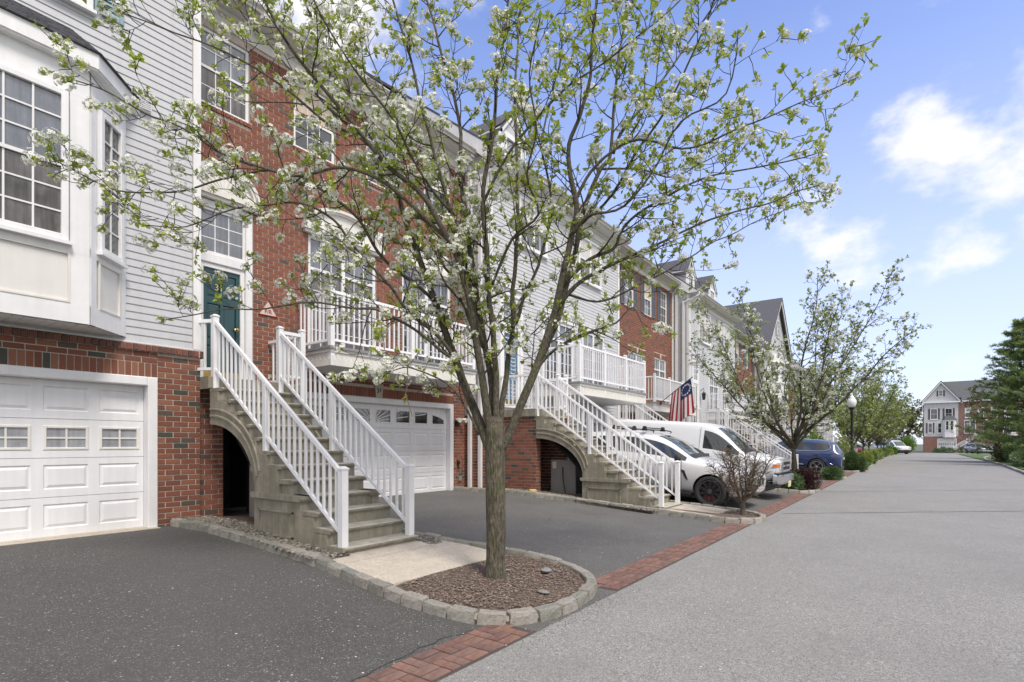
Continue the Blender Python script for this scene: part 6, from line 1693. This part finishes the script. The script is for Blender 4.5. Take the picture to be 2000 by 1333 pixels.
# street trees farther on: upright spreading pears already in leaf
def street_limbs(r, H, spread, n=13, h0=1.25):
    L = []
    for i in range(n):
        a = 6.283 * i / n + r.uniform(-.3, .3); out_ = spread * r.uniform(.45, 1.); top = H * r.uniform(.72, 1.0) * (1.12 - .35 * out_ / spread)
        z0 = h0 + r.uniform(-.1, .5); pts = [Vector((0, 0, z0))]
        for k in range(1, 6):
            t = k / 5; pts.append(Vector((math.cos(a) * out_ * t ** .8, math.sin(a) * out_ * t ** .8, z0 + (top - z0) * t ** 1.05)) + rand_unit(r) * .12)
        L.append((pts, .050 * r.uniform(.7, 1.1), .008))
    return L
def street_tree(label, loc, H, spread, seed, bl=.25, dens=1., lm=None, cap=0, leafs=(.06, .10), h0=1.3, name='pear_tree', tr=.10):
    r = random.Random(seed); t = thing(name, label, 'tree', (loc[0], loc[1], gz(loc[1]) + .05), 0, 'street trees on the driveway islands')
    build_tree(t, street_limbs(r, H, spread, h0=h0), ([Vector((0, 0, -.1)), Vector((.02, 0, .6)), Vector((.0, .03, h0 + .1))], (tr, tr * .95)), r, sp2=.26 / dens, len2=(.4, 1.1), sp3=.2 / dens, len3=(.12, .35), leaf=leafs, leaves=(3, 6), blossom=bl, cap=cap, lm=lm or m_leaf2, thick=1.3, bl_scale=(.9, 1.6), twig_n=3)
    return t
t2 = street_tree('spreading pear tree in pale green leaf between white van and blue car', (20.45, 3.25), 7.9, 3.9, 31, .24, 2.0, leafs=(.06, .105))
t3 = street_tree('leafy street tree on the lawn patch beyond the lamp post', (43.5, 3.3), 8.0, 3.8, 32, .12, 1.2, leafs=(.09, .15))
t4 = street_tree('bushy street tree past the far end of the lawn patch', (51.0, 3.2), 8.2, 3.9, 33, .10, 1.15, leafs=(.10, .16), cap=0)
for (i, (x, y, a, s, lb)) in enumerate(((59.5, 3.3, 1.1, 1.02, 'street tree standing before the dark red car'), (71.5, 3.2, 2.3, .95, 'street tree just past the black parked car'), (75.5, 3.4, 3.9, 1.0, 'street tree toward the end of the row'), (84.0, 3.1, 5.0, .98, 'last street tree before the white passenger van'), (90, 3.6, .6, 1.05, 'farthest street tree at the end of the townhouse row'))):
    c = copy_tree(t4 if i % 2 else t3); c.location = (x, y, .05); c.rotation_euler = (0, 0, a); c.scale = (s, s, s * (1 + .05 * (i % 3))); c['label'] = lb

# shrubs
def shrub_bare(label, loc, H, spread, seed):
    r = random.Random(seed); t = thing('bare_shrub', label, 'shrub', loc); m1, m2 = MB(), MB(); m1.smooth = True
    st = [Vector((0, 0, -.05)), Vector((.02, .0, .14)), Vector((-.02, .01, .26))]; m1.tube(smooth_path(st, 3), .055, 8)
    for i in range(10):
        a = 6.283 * i / 10 + r.uniform(-.3, .3); o = spread * r.uniform(.4, 1); top = H * r.uniform(.7, 1)
        pts = [st[-1] * .9]
        for k in range(1, 6):
            q = k / 5; pts.append(Vector((math.cos(a) * o * q ** .7, math.sin(a) * o * q ** .7, .24 + (top - .24) * q)) + rand_unit(r) * .035)
        sp = smooth_path(pts, 3); m1.tube(sp, [.026 * (1 - .75 * j / (len(sp) - 1)) for j in range(len(sp))], 6)
        for j in range(3, len(sp) - 1):
            for _ in range(3):
                d = side_dir((sp[j + 1] - sp[j]).normalized(), r, R(r.uniform(30, 75))); bp = grow(r, sp[j], d, r.uniform(.10, .30), 4, .10, .35); m2.tube(bp, [.007, .006, .005, .004, .003], 4)
                for q in bp[1:]:
                    for _ in range(2):
                        tp = grow(r, q, side_dir(d, r, R(r.uniform(40, 80))), r.uniform(.04, .13), 2, .05, .5); m2.tube(tp, [.0038, .003, .0018], 3)
    m1.build('stem', m_twig2, t); m2.build('twigs', m_twig2, t, kind='stuff')
    return t
shrub_bare('bare brown shrub with gnarled stem in the second kerbed bed', (12.16, 2.92, .07), 1.5, .72, 5)
def clump(name, label, cat, loc, rx, ry, rz, n, size, m, seed, blade=False, group=None, lumps=5, stems=True):
    """low shrub: leaf-sized faces through an uneven volume of several lobes"""
    r = random.Random(seed); t = thing(name, label, cat, loc, group=group); mb = MB(); lob = [(Vector((r.uniform(-.55, .55) * rx, r.uniform(-.55, .55) * ry, r.uniform(.3, .62) * rz)), r.uniform(.42, .62)) for _ in range(lumps)]
    for _ in range(n):
        c, k = lob[r.randrange(lumps)]; v = rand_unit(r); q = r.random() ** .33
        p = c + Vector((v.x * rx * k * q, v.y * ry * k * q, v.z * rz * k * q))
        if p.z < .0: p.z = abs(p.z) * .4
        d = (v + rand_unit(r) * .5 + Vector((0, 0, .35))).normalized()
        if blade:
            s = d.orthogonal().normalized() * size * .13; mb.face([p - s, p + s, p + d * size * r.uniform(.7, 1.3)])
            d2 = (d + rand_unit(r) * .6).normalized(); s = d2.orthogonal().normalized() * size * .12; mb.face([p - s, p + s, p + d2 * size])
        else: add_leaf(mb, p, d, Vector((0, 0, 1)) + rand_unit(r) * .7, size * r.uniform(.7, 1.3))
    if stems:
        sm = MB()
        for c, k in lob: sm.tube([(0, 0, -.03), tuple(c * .5), tuple(c)], [.02, .015, .008], 5)
        sm.build('stems', m_twig2, t, kind='stuff')
    mb.build('foliage', m, t, kind='stuff'); return t
clump('barberry_shrub', 'dark red barberry shrub on the third kerbed bed', 'shrub', (20.15, 2.92, .08), .85, .55, .66, 5200, .05, m_barb, 41)
clump('juniper_shrub', 'low green juniper at the foot of the second tree trunk', 'shrub', (19.75, 3.35, .1), .5, .45, .55, 2200, .10, m_junip, 42, True)
clump('juniper_shrub', 'spreading green juniper behind the dark red barberry', 'shrub', (28.0, 2.85, .06), 1.1, .6, .46, 5200, .12, m_junip, 43, True)
clump('juniper_shrub', 'dark juniper mound under the street lamp', 'shrub', (36.4, 2.8, .08), 1.2, .8, .9, 4600, .14, m_junip, 44, True)
clump('budding_shrub', 'tall thin shrub in young leaf beside the lamp post', 'shrub', (37.1, 3.2, .1), .8, .6, 2.3, 1300, .11, m_leaf2, 45)
clump('leafy_shrub', 'lime green shrub behind the lawn patch', 'shrub', (39.5, 5.4, .2), .9, .8, 2.0, 1500, .15, m_bush, 46)
for i, (x, y, s, lb) in enumerate(((47.0, 2.9, 1.0, 'round green shrub at the far end of the lawn patch'), (50.6, 2.8, .9, 'low green shrub by the dark red car'), (58.2, 2.9, 1.1, 'green shrub under the tree over the dark red car'), (60.5, 2.8, .9, 'small green shrub on the long far bed'), (63.2, 2.9, 1.0, 'green shrub at the end of the long far bed'), (70.5, 2.9, 1.1, 'green shrub on the farthest kerbed bed'), (84.5, 2.8, 1.1, 'dark green shrub near the passenger van'))):
    clump('juniper_shrub' if i % 2 else 'leafy_shrub', lb, 'shrub', (x, y, .08), .95 * s, .7 * s, .85 * s, 1500, .16, m_junip if i % 2 else m_leaf2, 60 + i, bool(i % 2))
clump('flower_pot_shrub', 'rusty leaved shrub in front of the lamp post stairs', 'shrub', (34.6, 5.6, .2), .6, .6, .9, 900, .10, m_barb, 48)
# planting across the road
def pine(label, loc, H, W, seed, m=None, name='pine_tree'):
    r = random.Random(seed); t = thing(name, label, 'tree', loc); tm, bm_, nd = MB(), MB(), MB()
    tm.tube([(0, 0, -.2), (.05, 0, H * .5), (0, .05, H * .97)], [.22, .13, .02], 10); tm.build('trunk', m_bark, t)
    z = .55
    while z < H * .98:
        f = (z / H); wl_ = W * (1 - f) ** .8 * r.uniform(.75, 1.05) + .25
        nb = r.randint(6, 8); a0 = r.uniform(0, 6.28)
        for k in range(nb):
            a = a0 + 6.283 * k / nb + r.uniform(-.25, .25); L = wl_ * r.uniform(.65, 1.08); d = Vector((math.cos(a), math.sin(a), r.uniform(-.02, .28)))
            bp = grow(r, Vector((0, 0, z + r.uniform(-.15, .15))), d, L, 5, .05, .08); bm_.tube(bp, [.03, .026, .02, .015, .01, .006], 5)
            for j in range(1, 6):
                for _ in range(5 if j > 1 else 2):
                    q = bp[j - 1].lerp(bp[j], r.random()); e = (side_dir((bp[j] - bp[j - 1]).normalized(), r, R(r.uniform(25, 75)))); e.z = e.z * .4 + .12
                    tl_ = r.uniform(.25, .55); tip = q + e * tl_
                    for _ in range(26):
                        p = q.lerp(tip, r.uniform(.2, 1)); v = (e * .6 + rand_unit(r) * .8 + Vector((0, 0, .25))).normalized(); s = v.orthogonal().normalized() * .019; g = r.uniform(.14, .28)
                        nd.face([p - s, p + s, p + v * g])
        z += r.uniform(.30, .48)
    bm_.build('branches', m_twig, t, kind='stuff'); nd.build('needles', m or m_needle, t, kind='stuff'); return t
pine('tall dense green pine across the road beyond the kerb', (60.5, -7.3, .05), 11.8, 5.8, 71)
pine('shadowy second pine partly outside the frame behind the first', (52.0, -8.6, .05), 10.5, 3.6, 72)
tt = street_tree('loose tan tree in sparse leaf before the far pine', (74, -7.0), 9.0, 3.8, 73, .0, .8, m_tan, 0, (.12, .2), 1.6, 'broadleaf_tree', .14); del tt['group']
clump('juniper_shrub', 'broad green ground shrub spreading over the far kerb', 'shrub', (50.5, -6.4, .05), 3.4, 1.1, 1.0, 8000, .16, m_junip, 74, True, lumps=9)
clump('dry_shrub', 'tan dry shrub along the bend of the far kerb', 'shrub', (63, -6.3, .05), 2.2, .9, 1.5, 2600, .16, m_tan, 75, lumps=7)
clump('evergreen_shrub', 'dark evergreen shrub under the pine', 'shrub', (58.0, -6.9, .05), 1.7, 1.2, 2.0, 4200, .16, m_junip, 76, True, lumps=7)
clump('leafy_shrub', 'olive shrub at the foot of the pine', 'shrub', (67.5, -7.2, .05), 2.0, 1.2, 1.5, 2600, .18, m_leaf2, 77, lumps=6)
# kerb on that side
kb = []
kpath = [(30, -4.75), (36, -4.6), (41, -4.75), (47, -4.95), (52, -5.15), (58, -5.2), (66, -5.4), (76, -6.0), (86, -7.2), (92, -9)]
kroot = link('far_kerb', None); kroot['kind'] = 'structure'
P = resample(kpath, 1.2); mb = MB(); mb.box(-.59, .59, -.09, .09, -.05, .12); kme = mb.mesh('kerb_stone', m_granite)
for a, b_ in zip(P, P[1:]):
    mid = (a + b_) / 2; o = link('kerb_stone', kme, kroot, (mid.x, mid.y, rnd.uniform(-.01, .01)), (0, 0, math.atan2(b_.y - a.y, b_.x - a.x)))
sheet('far_footpath', [30, 34, 38.4], [-9.5, -4.86], lambda x, y: .10, m_slab, kind='structure')

# ------------------------------------------------------------------ house that closes the view, and what stands about it
Z_ = thing('townhouse', 'distant gabled house with brick wing closing the end of the road', 'townhouse', (126, -1.5, 0), R(-90))
# local x runs to the camera's right (world -Y), local y away along the road
w1, w2, ez = 4.9, 12.0, 9.3
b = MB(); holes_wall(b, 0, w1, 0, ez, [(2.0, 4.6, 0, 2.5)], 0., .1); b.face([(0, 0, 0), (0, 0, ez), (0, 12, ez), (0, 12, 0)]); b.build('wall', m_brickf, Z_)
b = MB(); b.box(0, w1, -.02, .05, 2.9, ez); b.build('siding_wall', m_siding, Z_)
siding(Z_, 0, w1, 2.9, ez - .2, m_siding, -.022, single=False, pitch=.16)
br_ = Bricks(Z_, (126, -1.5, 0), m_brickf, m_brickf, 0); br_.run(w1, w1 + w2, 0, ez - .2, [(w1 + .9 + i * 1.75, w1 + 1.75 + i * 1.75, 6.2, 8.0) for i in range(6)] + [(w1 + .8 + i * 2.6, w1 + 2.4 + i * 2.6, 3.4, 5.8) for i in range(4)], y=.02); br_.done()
b = MB(); b.box(w1, w1 + w2, .021, .1, 0, ez); b.build('brick_wall', m_mortar_d, Z_)
for i in range(6): window(Z_, w1 + .9 + i * 1.75, w1 + 1.75 + i * 1.75, 6.2, 8.0, .0, 1, 1, 2, .1, m_glass_d, upper=m_blind)
for i in range(4): window(Z_, w1 + .8 + i * 2.6, w1 + 2.4 + i * 2.6, 3.4, 5.8, .0, 2, 2, 3, .1, m_glass_d, mull=1)
for (a, b_) in ((.9, 2.0), (3.0, 4.1)): window(Z_, a, b_, 6.0, 8.0, -.03, 2, 1, 2, .1, m_glass_d); shutters(Z_, a, b_, 6.0, 8.0, m_shutter_p, .28, y=-.03)
for (a, b_) in ((.55, 1.25), (1.95, 2.6)): window(Z_, a, b_, 3.5, 5.4, -.03, 1, 1, 2, .1, m_glass_d)
shutters(Z_, .55, 1.25, 3.5, 5.4, m_shutter_p, .24, y=-.03)
by = MB(); by.prism([(2.7, 0), (3.0, -.55), (4.3, -.55), (4.6, 0)], 'z', 2.7, 5.9); byo = by.build('bay', m_white, Z_)
for (a, b_) in ((3.08, 3.58), (3.72, 4.22)): window(byo, a, b_, 4.0, 5.7, -.56, 1, 2, 2, .08, m_glass_d)
by = MB(); by.loft([[(2.55, 0, 5.9), (2.9, -.7, 5.9), (4.4, -.7, 5.9), (4.75, 0, 5.9)], [(3.1, 0, 6.7), (3.1, -.03, 6.7), (4.2, -.03, 6.7), (4.2, 0, 6.7)]], caps=(1, 1)); by.build('bay_roof', m_roofg, Z_)
garage_door(Z_, 2.05, 4.55, .05, 2.35, .12, 8, 'lites')
b = MB(); b.prism([(-.35, ez), (w1 / 2, ez + 3.5), (w1 + .35, ez)], 'y', -.03, .1); b.build('gable', m_siding, Z_)
siding(Z_, 0, w1, ez, ez + 3.2, m_siding, -.04, single=False, pitch=.16, top=lambda z: ((z - ez) * .76 + .05, w1 - (z - ez) * .76 - .05))
window(Z_, 2.1, 2.75, ez + .9, ez + 2.0, -.05, 1, 2, 2, .08, m_glass_d); shutters(Z_, 2.1, 2.75, ez + .9, ez + 2.0, m_shutter_p, .24, y=-.05)
b = MB()
for s in (-1, 1): b.prism([(w1 / 2, ez + 3.75), (w1 / 2 + s * 3.0, ez - .12), (w1 / 2 + s * 3.0, ez - .26), (w1 / 2, ez + 3.58)], 'y', -.45, 9)
b.prism([(-.3, ez - .02), (-.3, ez + .1), (5.5, ez + 4.0), (11, ez + .1)], 'x', w1 + .4, w1 + w2)
b.prism([(.4, ez + .57), (5.5, ez + 4.0), (11, ez + .1), (11, ez)], 'x', w1 / 2, w1 + .398); b.build('roof', m_roofg, Z_)
b = MB()
for s in (-1, 1): b.prism([(w1 / 2, ez + 3.57), (w1 / 2 + s * 2.98, ez - .27), (w1 / 2 + s * 2.98, ez - .52), (w1 / 2, ez + 3.3)], 'y', -.42, -.32)
b.box(-.5, w1 + .5, -.42, .0, ez - .3, ez - .05); b.box(w1 + .5, w1 + w2, -.42, -.3, ez - .22, ez - .02); b.build('rake_board', m_white, Z_)
t, yl, zt = staircase('far staircase slanting up to the brick wing of the distant house', 0, 0, .0, 0, 1.4, z_rise=.2, tread=.27, detail=False); t.location = (124.9, -5.6, 0); t.rotation_euler = (0, 0, R(180)); stair_rails(t, yl, zt, 1.4, right=0)
pc = MB(); pc.box(11.4, 15.4, -2.6, 0, 2.95, 3.2); pc.build('porch_roof', m_white, Z_)
for x in (11.6, 13.4, 15.2):
    b = MB(); b.box(x, x + .18, -2.5, -2.3, 0, 2.95); b.build('porch_post', m_white, Z_)
rz_ = random.Random(90)
bt = thing('bare_tree', 'reddish bare tree in front of the distant brick wing', 'tree', (115.5, -7.6, .05))
build_tree(bt, street_limbs(rz_, 6.6, 3.1, 14, 1.5), ([Vector((0, 0, -.1)), Vector((0, .02, .7)), Vector((.0, .03, 1.7))], (.16, .14)), rz_, sp2=.3, len2=(.5, 1.3), sp3=.28, len3=(.2, .5), leaves=(0, 0), blossom=0, thick=2.4, lim_mat=m_twig2, twig_n=3)
clump('round_hedge_bush', 'round bright green bush beside the distant house', 'bush', (112, 1.5, .0), 1.9, 1.9, 2.6, 3800, .22, m_bush, 91)
clump('round_hedge_bush', 'dark rounded bush before the bright green one', 'bush', (103, 2.6, .0), 1.6, 1.4, 1.6, 2200, .22, m_barb, 92)
clump('low_hedge', 'low yellow green hedge at the end of the kerb', 'hedge', (98, 2.9, .0), 2.2, 1.0, 1.1, 2400, .2, m_bush, 93)
clump('low_hedge', 'low dark hedge in front of the distant garage', 'hedge', (118, -4.0, .0), .8, 1.6, .8, 1500, .2, m_junip, 94, True)
# trees that close the gap behind the row
for i, (x, y, H, s, lb) in enumerate(((128, 6.0, 10, 4.6, 'olive broadleaf tree filling the gap behind the far hedge'), (141, 2.0, 12, 5.0, 'taller spring tree behind the distant house corner'), (152, -2.0, 13, 5.0, 'tan budding tree rising beyond the distant gable'), (120, 9.5, 9, 4.2, 'budding tree behind the last townhouse'), (160, 5.0, 13, 5.5, 'farthest pale green tree past the side road'))):
    q = street_tree(lb, (x, y), H, s, 100 + i, 0., .72, m_tan if i % 2 else m_leaf2, 0, (.2, .36), 2.0, 'broadleaf_tree', .18); del q['group']
